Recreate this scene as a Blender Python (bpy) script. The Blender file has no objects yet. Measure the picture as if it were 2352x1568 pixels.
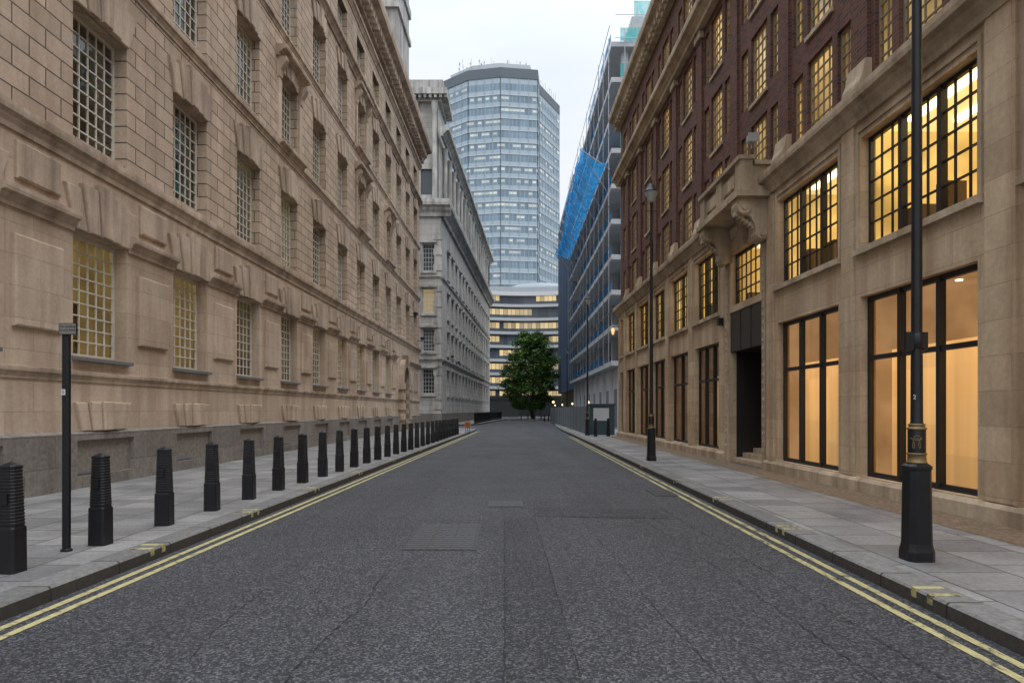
import bpy, math, random
from mathutils import Vector, Matrix
random.seed(7)
scene = bpy.context.scene
COL = scene.collection
R = math.radians

# ------------------------------------------------------------------ helpers
class MB:
    def __init__(s, sy=1):
        s.v=[]; s.f=[]; s.m=[]; s.sm=[]; s.sy=sy; s.uv=None
    def add(s, pts, faces, m=0, smooth=False):
        b=len(s.v)
        s.v += [(p[0], p[1]*s.sy, p[2]) for p in pts]
        for fc in faces:
            s.f.append([b+i for i in fc]); s.m.append(m); s.sm.append(smooth)
    def quad(s,a,b,c,d,m=0): s.add([a,b,c,d],[(0,1,2,3)],m)
    def box(s,x0,x1,y0,y1,z0,z1,m=0):
        s.add([(x0,y0,z0),(x1,y0,z0),(x1,y1,z0),(x0,y1,z0),(x0,y0,z1),(x1,y0,z1),(x1,y1,z1),(x0,y1,z1)],
              [(0,3,2,1),(4,5,6,7),(0,1,5,4),(1,2,6,5),(2,3,7,6),(3,0,4,7)],m)
    def prism(s,pts,axis,a0,a1,m=0):
        def P(p,a):
            if axis=='y': return (p[0],a,p[1])
            if axis=='x': return (a,p[0],p[1])
            return (p[0],p[1],a)
        n=len(pts)
        vs=[P(p,a0) for p in pts]+[P(p,a1) for p in pts]
        fs=[tuple(range(n)),tuple(range(2*n-1,n-1,-1))]
        for i in range(n):
            j=(i+1)%n; fs.append((i,j,n+j,n+i))
        s.add(vs,fs,m)
    def loft(s,rings,m=0,smooth=False,caps=True):
        n=len(rings[0]); vs=[p for r in rings for p in r]; fs=[]
        for k in range(len(rings)-1):
            for i in range(n):
                j=(i+1)%n
                fs.append((k*n+i,k*n+j,(k+1)*n+j,(k+1)*n+i))
        s.add(vs,fs,m,smooth)
        if caps:
            s.add(rings[0],[tuple(range(n))],m); s.add(rings[-1],[tuple(range(n))],m)
    def lathe(s,prof,n=20,cx=0,cy=0,m=0,smooth=True):
        rings=[[(cx+r*math.cos(2*math.pi*i/n),cy+r*math.sin(2*math.pi*i/n),z) for i in range(n)] for r,z in prof]
        s.loft(rings,m,smooth)
    def cham(s,prof,ch=0.25,m=0):
        rings=[]
        for hw,z in prof:
            c=hw*ch
            rings.append([(hw,-hw+c,z),(hw,hw-c,z),(hw-c,hw,z),(-hw+c,hw,z),(-hw,hw-c,z),(-hw,-hw+c,z),(-hw+c,-hw,z),(hw-c,-hw,z)])
        s.loft(rings,m)
    def tube(s,p0,p1,r,n=6,m=0,r1=None):
        if r1 is None: r1=r
        p0=Vector(p0); p1=Vector(p1); d=(p1-p0).normalized()
        a=d.orthogonal().normalized(); b=d.cross(a)
        rings=[]
        for p,rr in ((p0,r),(p1,r1)):
            rings.append([tuple(p+a*rr*math.cos(2*math.pi*i/n)+b*rr*math.sin(2*math.pi*i/n)) for i in range(n)])
        s.loft(rings,m,True)
    def panel(s,x0,x1,z0,z1,ob,of,bev,m=0):
        s.loft([[(x0,ob,z0),(x1,ob,z0),(x1,ob,z1),(x0,ob,z1)],
                [(x0,of-bev*.6,z0),(x1,of-bev*.6,z0),(x1,of-bev*.6,z1),(x0,of-bev*.6,z1)],
                [(x0+bev,of,z0+bev),(x1-bev,of,z0+bev),(x1-bev,of,z1-bev),(x0+bev,of,z1-bev)]],m)
    def cornice(s,u0,u1,z0,h,p,m=0,back=-.05):
        pr=[(back,z0),(.25*p,z0),(.3*p,z0+.22*h),(.55*p,z0+.4*h),(.6*p,z0+.55*h),(.95*p,z0+.62*h),(p,z0+.8*h),(p,z0+h),(back,z0+h+.02)]
        s.prism(pr,'x',u0,u1,m)
    def data(s,name,mats):
        me=bpy.data.meshes.new(name); me.from_pydata(s.v,[],s.f)
        for mt in mats: me.materials.append(mt)
        me.polygons.foreach_set('material_index',s.m)
        me.polygons.foreach_set('use_smooth',s.sm)
        if s.uv:
            ul=me.uv_layers.new(name='UVMap')
            for i,u in enumerate(s.uv): ul.data[i].uv=u
        me.update(); return me
    def obj(s,name,mats,parent=None,loc=(0,0,0),**kw):
        return link(name,s.data(name,mats),parent,loc,**kw)

def link(name,data,parent=None,loc=(0,0,0),**kw):
    o=bpy.data.objects.new(name,data); COL.objects.link(o)
    if parent: o.parent=parent
    o.location=loc
    for k,v in kw.items(): o[k]=v
    return o
def top(name,label,category,loc=(0,0,0),rotz=0,group=None,data=None):
    o=bpy.data.objects.new(name,data); COL.objects.link(o)
    o.location=loc; o.rotation_euler=(0,0,rotz)
    o['label']=label; o['category']=category
    if group: o['group']=group
    return o

# ------------------------------------------------------------------ materials
class N:
    def __init__(s,name):
        s.mat=bpy.data.materials.new(name); s.mat.use_nodes=True
        s.t=s.mat.node_tree; s.t.nodes.clear()
        s.out=s.n('ShaderNodeOutputMaterial')
    def n(s,t,**kw):
        nd=s.t.nodes.new(t)
        for k,v in kw.items():
            setattr(nd,k,v)
        return nd
    def l(s,a,b): s.t.links.new(a,b)
    def val(s,op,a,b=None,c=None):
        nd=s.n('ShaderNodeMath',operation=op)
        for i,x in enumerate((a,b,c)):
            if x is None: continue
            if isinstance(x,(int,float)): nd.inputs[i].default_value=x
            else: s.l(x,nd.inputs[i])
        return nd.outputs[0]
    def mix(s,fac,a,b,bt='MIX'):
        nd=s.n('ShaderNodeMix',data_type='RGBA',blend_type=bt)
        for sock,x in ((nd.inputs[0],fac),(nd.inputs[6],a),(nd.inputs[7],b)):
            if isinstance(x,(int,float)): sock.default_value=x
            elif isinstance(x,tuple): sock.default_value=(*x,1) if len(x)==3 else x
            else: s.l(x,sock)
        return nd.outputs[2]
    def ramp(s,fac,stops,const=False):
        nd=s.n('ShaderNodeValToRGB'); cr=nd.color_ramp
        if const: cr.interpolation='CONSTANT'
        while len(cr.elements)<len(stops): cr.elements.new(.5)
        for e,(p,c) in zip(cr.elements,stops):
            e.position=p; e.color=(c,c,c,1) if isinstance(c,(int,float)) else (*c,1)
        s.l(fac,nd.inputs[0]); return nd.outputs[0]
    def coord(s,sc=(1,1,1),which='Object'):
        tc=s.n('ShaderNodeTexCoord'); mp=s.n('ShaderNodeMapping'); mp.inputs['Scale'].default_value=sc
        s.l(tc.outputs[which],mp.inputs[0]); return mp.outputs[0]
    def noise(s,scale,vec=None,detail=4,rough=.55):
        nd=s.n('ShaderNodeTexNoise'); nd.inputs['Scale'].default_value=scale
        nd.inputs['Detail'].default_value=detail; nd.inputs['Roughness'].default_value=rough
        s.l(vec if vec else s.coord(),nd.inputs['Vector']); return nd.outputs['Fac']
    def facevec(s):
        tc=s.n('ShaderNodeTexCoord'); sp=s.n('ShaderNodeSeparateXYZ'); s.l(tc.outputs['Object'],sp.inputs[0])
        cb=s.n('ShaderNodeCombineXYZ'); s.l(s.val('ADD',sp.outputs[0],sp.outputs[1]),cb.inputs[0]); s.l(sp.outputs[2],cb.inputs[1])
        return cb.outputs[0],sp
    def bsdf(s,col,rough=.7,metal=0,spec=.5,bump=None,bstr=.4,bdist=.02,emis=None,estr=0):
        p=s.n('ShaderNodeBsdfPrincipled')
        if isinstance(col,tuple): p.inputs['Base Color'].default_value=(*col,1)
        else: s.l(col,p.inputs['Base Color'])
        if isinstance(rough,(int,float)): p.inputs['Roughness'].default_value=rough
        else: s.l(rough,p.inputs['Roughness'])
        p.inputs['Metallic'].default_value=metal
        p.inputs['Specular IOR Level'].default_value=spec
        if bump is not None:
            b=s.n('ShaderNodeBump'); b.inputs['Strength'].default_value=bstr; b.inputs['Distance'].default_value=bdist
            s.l(bump,b.inputs['Height']); s.l(b.outputs[0],p.inputs['Normal'])
        if emis is not None:
            if isinstance(emis,tuple): p.inputs['Emission Color'].default_value=(*emis,1)
            else: s.l(emis,p.inputs['Emission Color'])
            if isinstance(estr,(int,float)): p.inputs['Emission Strength'].default_value=estr
            else: s.l(estr,p.inputs['Emission Strength'])
        s.l(p.outputs[0],s.out.inputs[0]); return p

def simple(name,col,rough=.6,metal=0,spec=.5,var=.15,nscale=3):
    m=N(name); n=m.noise(nscale)
    c=m.mix(n,tuple(x*(1-var) for x in col),tuple(min(1,x*(1+var)) for x in col))
    m.bsdf(c,rough,metal,spec); return m.mat

def masonry(name,c1,c2,mortar,bw,bh,ms,stain=(.5,.42,.35),stainamt=.5,bstr=.6,bdist=.02,rough=.85,offset=.5,smooth=.1,streak=True,mottle=.35):
    m=N(name); v,sp=m.facevec()
    b=m.n('ShaderNodeTexBrick'); m.l(v,b.inputs['Vector'])
    b.offset=offset
    b.inputs['Color1'].default_value=(*c1,1); b.inputs['Color2'].default_value=(*c2,1); b.inputs['Mortar'].default_value=(*mortar,1)
    b.inputs['Scale'].default_value=1; b.inputs['Mortar Size'].default_value=ms; b.inputs['Mortar Smooth'].default_value=smooth
    b.inputs['Brick Width'].default_value=bw; b.inputs['Row Height'].default_value=bh; b.inputs['Bias'].default_value=0
    big=m.ramp(m.noise(.55,detail=6,rough=.65),[(.3,.0),(.75,1.)])
    st=m.ramp(m.noise(1,m.coord((2.2,2.2,.18)),detail=5,rough=.6),[(.42,0.),(.78,1.)])
    fine=m.noise(14,detail=5,rough=.7)
    c=m.mix(m.val('MULTIPLY',big,stainamt*.7),b.outputs['Color'],m.mix(1.,b.outputs['Color'],stain,'MULTIPLY'))
    if streak: c=m.mix(m.val('MULTIPLY',st,stainamt),c,m.mix(1.,c,stain,'MULTIPLY'))
    pale=m.ramp(m.noise(1.7,m.coord((1,1,.5)),detail=7,rough=.75),[(.50,0.),(.66,1.)])
    c=m.mix(m.val('MULTIPLY',pale,.4),c,m.mix(1.,c,(1.35,1.38,1.42),'MULTIPLY'))
    c=m.mix(mottle,c,m.mix(1.,c,m.ramp(fine,[(.25,.5),(.75,1.3)]),'MULTIPLY'))
    inv=m.val('SUBTRACT',1.,b.outputs['Fac'])
    h=m.val('ADD',inv,m.val('MULTIPLY',m.noise(30,detail=3),.15))
    m.bsdf(c,rough,0,.3,h,bstr,bdist); return m.mat

M={}
M['rust']=masonry('rusticated_limestone',(.55,.43,.33),(.42,.33,.25),(.14,.105,.08),.80,.345,.015,stain=(.52,.45,.40),stainamt=.5,bstr=1,bdist=.04,smooth=.4)
M['smooth']=masonry('smooth_limestone',(.58,.465,.365),(.49,.39,.30),(.34,.26,.20),1.3,.52,.005,stain=(.50,.43,.37),stainamt=.75,bstr=.3,bdist=.01)
M['trim']=masonry('limestone_trim',(.58,.47,.37),(.51,.41,.32),(.48,.38,.29),3.1,5.0,.003,stain=(.36,.30,.27),stainamt=.95,bstr=.3,bdist=.01)
M['granite']=masonry('plinth_granite',(.27,.245,.22),(.21,.19,.175),(.12,.105,.09),1.5,.56,.007,stainamt=.55,bstr=.3,bdist=.01,rough=.6,mottle=.9)
M['stoneR']=masonry('honey_stone',(.62,.49,.345),(.51,.395,.27),(.38,.28,.19),1.15,.46,.005,stain=(.54,.43,.34),stainamt=.9,bstr=.3,bdist=.008)
M['trimR']=masonry('honey_stone_trim',(.58,.47,.345),(.50,.405,.29),(.45,.35,.25),2.7,5,.003,stain=(.42,.36,.31),stainamt=.95,bstr=.25,bdist=.01)
M['brick']=masonry('red_brown_brick',(.165,.058,.038),(.070,.031,.025),(.125,.09,.072),.225,.075,.010,stain=(.55,.52,.50),stainamt=.4,bstr=.5,bdist=.008,smooth=.05)
M['portland']=masonry('portland_stone',(.60,.585,.55),(.52,.505,.475),(.34,.33,.31),1.2,.5,.014,stain=(.42,.41,.40),stainamt=.75,bstr=.4,bdist=.02)
M['portland_trim']=masonry('portland_trim',(.62,.605,.57),(.56,.545,.515),(.46,.445,.42),3,6,.005,stain=(.28,.28,.28),stainamt=1.,bstr=.3,bdist=.02)
M['concrete']=simple('bare_concrete',(.42,.44,.46),.85,var=.25,nscale=1.2)
m=N('black_cast_iron_paint'); n=m.noise(25,detail=3); n2=m.ramp(m.noise(4,detail=6,rough=.7),[(.5,0.),(.8,1.)])
m.bsdf(m.mix(m.val('MULTIPLY',n2,.5),(.006,.006,.008),(.026,.025,.024)),m.ramp(n,[(.2,.35),(.8,.55)]),0,.4,n,.15,.004); M['black']=m.mat
M['frameblack']=simple('black_window_steel',(.008,.008,.009),.45)
M['gold']=simple('worn_gold_paint',(.18,.125,.055),.45,.3,var=.5,nscale=20)
M['framewhite']=simple('cream_window_paint',(.56,.53,.46),.55,var=.2,nscale=5)
M['framegrey']=simple('grey_window_paint',(.5,.51,.51),.55)
M['copper']=simple('green_copper',(.22,.38,.33),.7,var=.25,nscale=.6)
M['lead']=simple('lead_roof',(.12,.125,.13),.6,var=.3,nscale=.5)
M['white']=simple('white_paint',(.56,.57,.59),.6,var=.06)
M['bandgrey']=simple('pale_grey_cladding',(.43,.45,.47),.6,var=.1)
M['darkpanel']=simple('dark_bronze_panel',(.020,.016,.015),.45,var=.2)
M['teal']=simple('teal_hoarding_paint',(.035,.075,.085),.5,var=.15)
M['greyhoard']=simple('grey_hoarding_paint',(.15,.17,.19),.55,var=.15)
M['bark']=simple('tree_bark',(.07,.055,.04),.9,var=.4,nscale=4)
M['orange']=simple('orange_sign_face',(.45,.15,.03),.5,var=.05)
M['steel']=simple('galvanised_tube',(.38,.40,.42),.4,.6,var=.2)
M['cream']=simple('letter_white',(.6,.6,.58),.5,var=.02)
M['clutter']=simple('office_furniture',(.10,.06,.03),.6,var=.6,nscale=2)

def glass(name,tint=(.85,.9,.9),ior=1.5,wav=.12):
    m=N(name); fr=m.n('ShaderNodeFresnel'); fr.inputs['IOR'].default_value=ior
    tr=m.n('ShaderNodeBsdfTransparent'); tr.inputs[0].default_value=(*tint,1)
    gl=m.n('ShaderNodeBsdfGlossy'); gl.inputs['Roughness'].default_value=.03; gl.inputs[0].default_value=(.9,.95,1,1)
    b=m.n('ShaderNodeBump'); b.inputs['Strength'].default_value=wav; b.inputs['Distance'].default_value=.02
    m.l(m.noise(1.6,detail=1),b.inputs['Height']); m.l(b.outputs[0],gl.inputs['Normal'])
    mx=m.n('ShaderNodeMixShader'); m.l(fr.outputs[0],mx.inputs[0]); m.l(tr.outputs[0],mx.inputs[1]); m.l(gl.outputs[0],mx.inputs[2])
    m.l(mx.outputs[0],m.out.inputs[0]); return m.mat
M['glassR']=glass('clear_shop_glass',(.95,.95,.93),1.38,.05)
M['glassG']=glass('ground_floor_glass',(.85,.87,.85),1.42,.4)
M['glassL']=glass('old_window_glass',(.8,.86,.88),1.75,.6)
m=N('dark_glass'); oi=m.n('ShaderNodeObjectInfo')
m.bsdf(m.mix(oi.outputs['Random'],(.02,.026,.032),(.13,.15,.16)),.08,0,.6,emis=(1.,.72,.3),estr=m.val('MULTIPLY',m.ramp(oi.outputs['Random'],[(.0,0.),(.86,1.)],True),.3)); M['darkglass']=m.mat  # a few panes glow warm in place of lit rooms behind

def room(name,dark,warm,lo,hi,strength,nlo=.35,nhi=1.2,ns=1.3,warm2=None):
    m=N(name); oi=m.n('ShaderNodeObjectInfo')
    f=m.n('ShaderNodeMapRange'); f.inputs[1].default_value=lo; f.inputs[2].default_value=hi; m.l(oi.outputs['Random'],f.inputs[0])
    tc=m.n('ShaderNodeTexCoord'); ad=m.n('ShaderNodeVectorMath',operation='ADD'); cb=m.n('ShaderNodeCombineXYZ')
    m.l(m.val('MULTIPLY',oi.outputs['Random'],37.),cb.inputs[0]); m.l(tc.outputs['Object'],ad.inputs[0]); m.l(cb.outputs[0],ad.inputs[1])
    nz=m.noise(ns,ad.outputs[0],detail=2,rough=.5)
    k=m.val('MULTIPLY',m.val('MULTIPLY_ADD',f.outputs[0],.95,.05),m.ramp(nz,[(.36,nlo),(.64,nhi)]))
    e=warm if warm2 is None else m.mix(m.noise(.9,ad.outputs[0],detail=1),warm,warm2)
    m.bsdf(dark,.8,0,.1,emis=e,estr=m.val('MULTIPLY',k,strength)); return m.mat  # walls, ceilings and curtains emit a glow in place of room lighting
M['roomL']=room('office_room_ground',(.10,.08,.045),(1.,.58,.15),-.2,.7,.26,.35,1.1,.7,(1.,.70,.26))
M['roomU']=room('office_room_dim',(.13,.14,.15),(1.,.70,.32),.55,1.1,.3,.2,1.2)
M['curtain']=room('net_curtain',(.42,.44,.45),(1.,.75,.4),.7,1.2,.25,.6,1.1)
def lamp_mat(name,col,strength,lo=-1,hi=0):
    m=N(name); oi=m.n('ShaderNodeObjectInfo')
    f=m.n('ShaderNodeMapRange'); f.inputs[1].default_value=lo; f.inputs[2].default_value=hi; m.l(oi.outputs['Random'],f.inputs[0])
    m.bsdf((.3,.3,.3),.5,emis=col,estr=m.val('MULTIPLY',f.outputs[0],strength)); return m.mat
M['tubeL']=lamp_mat('ceiling_tube_office',(1,.80,.40),2.4,.0,.35)
M['tubeU']=lamp_mat('ceiling_tube_upper',(1,.85,.5),1.6,.7,.75)
M['roomR']=room('office_room_bright',(.3,.22,.12),(1.,.55,.10),-1.6,.2,.85,.4,1.15,1.1,(1.,.70,.22))
M['ceilR']=room('office_ceiling_bright',(.4,.35,.25),(1.,.68,.22),-1.6,.2,1.05,.8,1.1,.6,(1.,.78,.34))
M['tubeR']=lamp_mat('ceiling_tube_bright',(1,.90,.62),4.5,-1,0)
M['roomB']=room('brick_room_warm',(.2,.15,.08),(1.,.60,.16),-.5,.6,.74,.35,1.15,1.,(1.,.76,.38))
def glow_panel(name,strength):  # display panel with downlight gradient and fold shading baked into its emission
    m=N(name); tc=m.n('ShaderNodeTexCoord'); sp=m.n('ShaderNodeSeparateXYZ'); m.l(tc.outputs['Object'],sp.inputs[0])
    painted_fold=m.ramp(m.noise(1,m.coord((3,3,.12)),detail=2),[(.3,.78),(.7,1.12)])
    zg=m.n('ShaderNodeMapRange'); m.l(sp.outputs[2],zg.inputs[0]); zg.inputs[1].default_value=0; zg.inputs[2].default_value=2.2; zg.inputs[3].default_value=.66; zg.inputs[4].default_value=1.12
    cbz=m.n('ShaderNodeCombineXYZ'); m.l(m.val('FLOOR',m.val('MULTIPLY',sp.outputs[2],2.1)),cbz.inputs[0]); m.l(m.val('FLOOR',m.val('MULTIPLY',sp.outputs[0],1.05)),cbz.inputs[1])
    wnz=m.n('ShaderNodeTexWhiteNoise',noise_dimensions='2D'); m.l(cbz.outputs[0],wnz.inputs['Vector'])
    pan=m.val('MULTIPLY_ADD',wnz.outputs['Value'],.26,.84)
    m.bsdf((.32,.24,.15),.9,0,.1,emis=m.mix(m.noise(.8),(1.,.47,.13),(1.,.60,.24)),estr=m.val('MULTIPLY',m.val('MULTIPLY',m.val('MULTIPLY',painted_fold,pan),zg.outputs[0]),strength)); return m.mat
M['glow_panel']=glow_panel('emissive_shop_panel',.80)
M['glow_panel_dim']=glow_panel('dim_emissive_shop_panel',.34)
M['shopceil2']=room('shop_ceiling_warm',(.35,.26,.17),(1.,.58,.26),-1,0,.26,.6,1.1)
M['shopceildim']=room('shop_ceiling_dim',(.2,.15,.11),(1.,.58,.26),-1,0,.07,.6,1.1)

def asphalt(name,k):
    m=N(name); c=m.coord()
    vo=m.n('ShaderNodeTexVoronoi'); vo.inputs['Scale'].default_value=68; m.l(c,vo.inputs['Vector'])
    hs=m.n('ShaderNodeSeparateColor'); m.l(vo.outputs['Color'],hs.inputs[0])
    sp=m.ramp(hs.outputs[0],[(.5,0.),(1.,1.)])
    f=m.noise(40,c,detail=5,rough=.88); big=m.ramp(m.noise(.35,c,detail=5,rough=.55),[(.3,.84),(.7,1.14)])
    lane=m.ramp(m.noise(1,m.coord((1.3,.06,1)),detail=3),[(.35,.88),(.7,1.12)])
    col=m.mix(m.val('MULTIPLY',sp,.85),tuple(x*k for x in (.030,.032,.038)),tuple(x*k for x in (.155,.152,.16)))
    col=m.mix(1.,col,m.ramp(f,[(.3,.4),(.7,1.6)]),'MULTIPLY')
    for t in (big,lane): col=m.mix(1.,col,t,'MULTIPLY')
    m.bsdf(col,m.ramp(m.noise(.7,c),[(.3,.6),(.8,.82)]),0,.3,m.val('ADD',f,vo.outputs['Distance']),.9,.008); return m.mat
M['asphalt']=asphalt('worn_asphalt',.95)
M['asphalt2']=asphalt('trench_patch_asphalt',.78)
M['crack']=simple('near_black_crack',(.009,.009,.010),.8)  # near-black ribbons that draw the cracks
m=N('york_stone_paving'); c=m.coord()
b=m.n('ShaderNodeTexBrick'); mp=m.n('ShaderNodeMapping'); mp.inputs['Rotation'].default_value=(0,0,R(90)); m.l(c,mp.inputs[0]); m.l(mp.outputs[0],b.inputs['Vector'])
for k,vv in (('Color1',(.27,.265,.26,1)),('Color2',(.165,.165,.17,1)),('Mortar',(.06,.058,.055,1)),('Scale',1),('Mortar Size',.010),('Brick Width',.62),('Row Height',.75),('Bias',0)): b.inputs[k].default_value=vv
col=m.mix(1.,b.outputs['Color'],m.ramp(m.noise(.9,c,detail=6,rough=.65),[(.3,.66),(.7,1.22)]),'MULTIPLY')
col=m.mix(1.,col,m.ramp(m.noise(25,c,detail=4),[(.25,.7),(.75,1.25)]),'MULTIPLY')
gum=m.n('ShaderNodeTexVoronoi'); gum.inputs['Scale'].default_value=2.3; m.l(c,gum.inputs['Vector'])
col=m.mix(m.ramp(gum.outputs['Distance'],[(.05,.6),(.07,0.)]),col,(.09,.09,.09))
m.bsdf(col,m.ramp(m.noise(2,c),[(.3,.5),(.8,.8)]),0,.4,m.val('SUBTRACT',1.,b.outputs['Fac']),.5,.008); M['paving']=m.mat
m=N('tan_sett_strip'); c=m.coord()
vo=m.n('ShaderNodeTexVoronoi'); vo.inputs['Scale'].default_value=16; m.l(c,vo.inputs['Vector'])
col=m.mix(m.noise(3,c),(.20,.14,.09),(.28,.21,.145)); col=m.mix(1.,col,m.ramp(vo.outputs['Distance'],[(.1,1.1),(.6,.6)]),'MULTIPLY')
m.bsdf(col,.75,0,.3,vo.outputs['Distance'],.4,.006); M['setts']=m.mat
m=N('granite_kerb'); c=m.coord(); b=m.n('ShaderNodeTexBrick'); mp=m.n('ShaderNodeMapping'); mp.inputs['Rotation'].default_value=(0,0,R(90)); m.l(c,mp.inputs[0]); m.l(mp.outputs[0],b.inputs['Vector'])
for k,vv in (('Color1',(.20,.195,.19,1)),('Color2',(.145,.142,.14,1)),('Mortar',(.03,.03,.03,1)),('Scale',1),('Mortar Size',.012),('Brick Width',.95),('Row Height',7),('Bias',0)): b.inputs[k].default_value=vv
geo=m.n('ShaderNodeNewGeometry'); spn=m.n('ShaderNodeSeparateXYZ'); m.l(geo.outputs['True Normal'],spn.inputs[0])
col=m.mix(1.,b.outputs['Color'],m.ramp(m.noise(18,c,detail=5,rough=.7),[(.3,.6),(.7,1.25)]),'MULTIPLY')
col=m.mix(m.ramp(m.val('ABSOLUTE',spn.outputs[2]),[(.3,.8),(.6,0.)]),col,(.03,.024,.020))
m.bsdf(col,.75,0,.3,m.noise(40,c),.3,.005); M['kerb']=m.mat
m=N('worn_yellow_line'); c=m.coord(); w=m.ramp(m.noise(9,c,detail=6,rough=.75),[(.52,0.),(.66,1.)]); w2=m.noise(50,c)
col=m.mix(w,m.mix(w2,(.34,.30,.13),(.48,.43,.23)),(.075,.07,.065)); m.bsdf(col,.7,0,.3,w2,.3,.004); M['yellow']=m.mat
m=N('very_worn_yellow_line'); c=m.coord((1,.45,1)); w=m.ramp(m.noise(6,c,detail=8,rough=.82),[(.50,0.),(.60,1.)]); w2=m.noise(50,c)
col=m.mix(w,m.mix(w2,(.34,.30,.13),(.46,.41,.22)),(.055,.053,.052)); m.bsdf(col,.7,0,.3,w2,.3,.004); M['yellow2']=m.mat
m=N('manhole_iron'); c=m.coord(); ch=m.n('ShaderNodeTexChecker'); ch.inputs['Scale'].default_value=22; m.l(c,ch.inputs[0])
m.bsdf(m.mix(ch.outputs['Fac'],(.045,.045,.05),(.10,.10,.105)),.5,.4,.5,ch.outputs['Fac'],.5,.005); M['iron']=m.mat
m=N('plane_tree_leaves'); n1=m.ramp(m.noise(.7,detail=3),[(.38,0.),(.58,1.)])
col=m.mix(n1,(.028,.068,.018),(.10,.19,.042)); col=m.mix(m.noise(9),col,m.mix(1.,col,(1.4,1.35,1.2),'MULTIPLY'))
m.bsdf(col,.6,0,.3); M['leaf']=m.mat
def net(name,c,tr,dv=.15,ns=1.6):
    m=N(name); cc=m.mix(m.noise(.9,detail=3),tuple(x*.75 for x in c),tuple(min(1,x*1.25) for x in c))
    d=m.n('ShaderNodeBsdfDiffuse'); m.l(cc,d.inputs[0]); t=m.n('ShaderNodeBsdfTranslucent'); m.l(cc,t.inputs[0])
    a=m.n('ShaderNodeMixShader'); a.inputs[0].default_value=.65; m.l(d.outputs[0],a.inputs[1]); m.l(t.outputs[0],a.inputs[2])
    x=m.n('ShaderNodeBsdfTransparent'); b=m.n('ShaderNodeMixShader')
    m.l(m.ramp(m.noise(ns,detail=4),[(.38,max(0,tr-dv)),(.62,tr+dv)]),b.inputs[0]); m.l(a.outputs[0],b.inputs[1]); m.l(x.outputs[0],b.inputs[2]); m.l(b.outputs[0],m.out.inputs[0]); return m.mat
M['net']=net('blue_debris_net',(.03,.33,.72),.30,.2)
M['barrier']=net('blue_edge_barrier',(.03,.19,.40),.18)
M['greennet']=net('green_edge_net',(.10,.52,.52),.3)

def curtain_mat(name,fh,cw,glassc,spand,mull,lit,litcol,lstr,sp_frac=.42,mfrac=.09,cell=.35,top_=1.0,grp=6.,bot=.22,spec=.6):
    m=N(name); uv=m.n('ShaderNodeUVMap'); sp=m.n('ShaderNodeSeparateXYZ'); m.l(uv.outputs[0],sp.inputs[0])
    U=m.val('DIVIDE',sp.outputs[0],cw); V=m.val('DIVIDE',sp.outputs[1],fh)
    fu=m.val('FRACT',U); fv=m.val('FRACT',V)
    cb=m.n('ShaderNodeCombineXYZ'); m.l(m.val('FLOOR',U),cb.inputs[0]); m.l(m.val('FLOOR',V),cb.inputs[1])
    wn=m.n('ShaderNodeTexWhiteNoise',noise_dimensions='2D'); m.l(cb.outputs[0],wn.inputs['Vector'])
    cb2=m.n('ShaderNodeCombineXYZ'); m.l(m.val('FLOOR',m.val('DIVIDE',U,grp)),cb2.inputs[0]); m.l(m.val('FLOOR',V),cb2.inputs[1])
    wn2=m.n('ShaderNodeTexWhiteNoise',noise_dimensions='2D'); m.l(cb2.outputs[0],wn2.inputs['Vector'])
    issp=m.val('LESS_THAN',fv,sp_frac); ismu=m.val('LESS_THAN',fu,mfrac)
    g=m.mix(wn.outputs['Value'],glassc,tuple(x*1.45 for x in glassc))
    c=m.mix(issp,g,m.mix(m.val('MULTIPLY',wn2.outputs['Value'],.5),spand,tuple(x*.85 for x in spand))); c=m.mix(ismu,c,mull)
    litm=m.val('MULTIPLY',m.val('GREATER_THAN',wn2.outputs['Value'],1-lit),m.val('GREATER_THAN',wn.outputs['Value'],cell))
    band=m.val('MULTIPLY',m.val('MULTIPLY',m.val('GREATER_THAN',fv,sp_frac+bot),m.val('LESS_THAN',fv,top_)),m.val('SUBTRACT',1.,ismu))
    e=m.val('MULTIPLY',m.val('MULTIPLY',litm,band),m.val('MULTIPLY',lstr,m.val('MULTIPLY_ADD',wn.outputs['Value'],.9,.3)))
    rg=m.val('MULTIPLY_ADD',issp,.45,.15)
    m.bsdf(c,rg,0,spec,emis=litcol,estr=e); return m.mat
M['tower']=curtain_mat('tower_curtain_wall',3.42,1.15,(.15,.215,.27),(.37,.445,.50),(.33,.395,.445),.65,(1,.86,.58),.42,.40,.12,.42,.86,9.,.26,.5)
M['curved']=curtain_mat('curved_block_glazing',3.0,.9,(.07,.085,.105),(.05,.06,.08),(.10,.09,.07),.60,(1,.74,.34),.65,.05,.08,.12,.88,9.,.42)
M['bluefacade']=curtain_mat('blue_glass_facade',3.2,1.8,(.05,.07,.095),(.09,.115,.145),(.08,.11,.16),.2,(1,.7,.4),.4,.25,.12)

def curtain(name,pts,z0,z1,mt,parent,closed=True):
    mb=MB(); mb.uv=[]; u=0; n=len(pts); rng=n if closed else n-1
    for i in range(rng):
        a=pts[i]; b=pts[(i+1)%n]; L=math.dist(a,b)
        mb.quad((a[0],a[1],z0),(b[0],b[1],z0),(b[0],b[1],z1),(a[0],a[1],z1))
        mb.uv+=[(u,z0),(u+L,z0),(u+L,z1),(u,z1)]; u+=L
    return mb.obj(name,[mt],parent)

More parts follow.
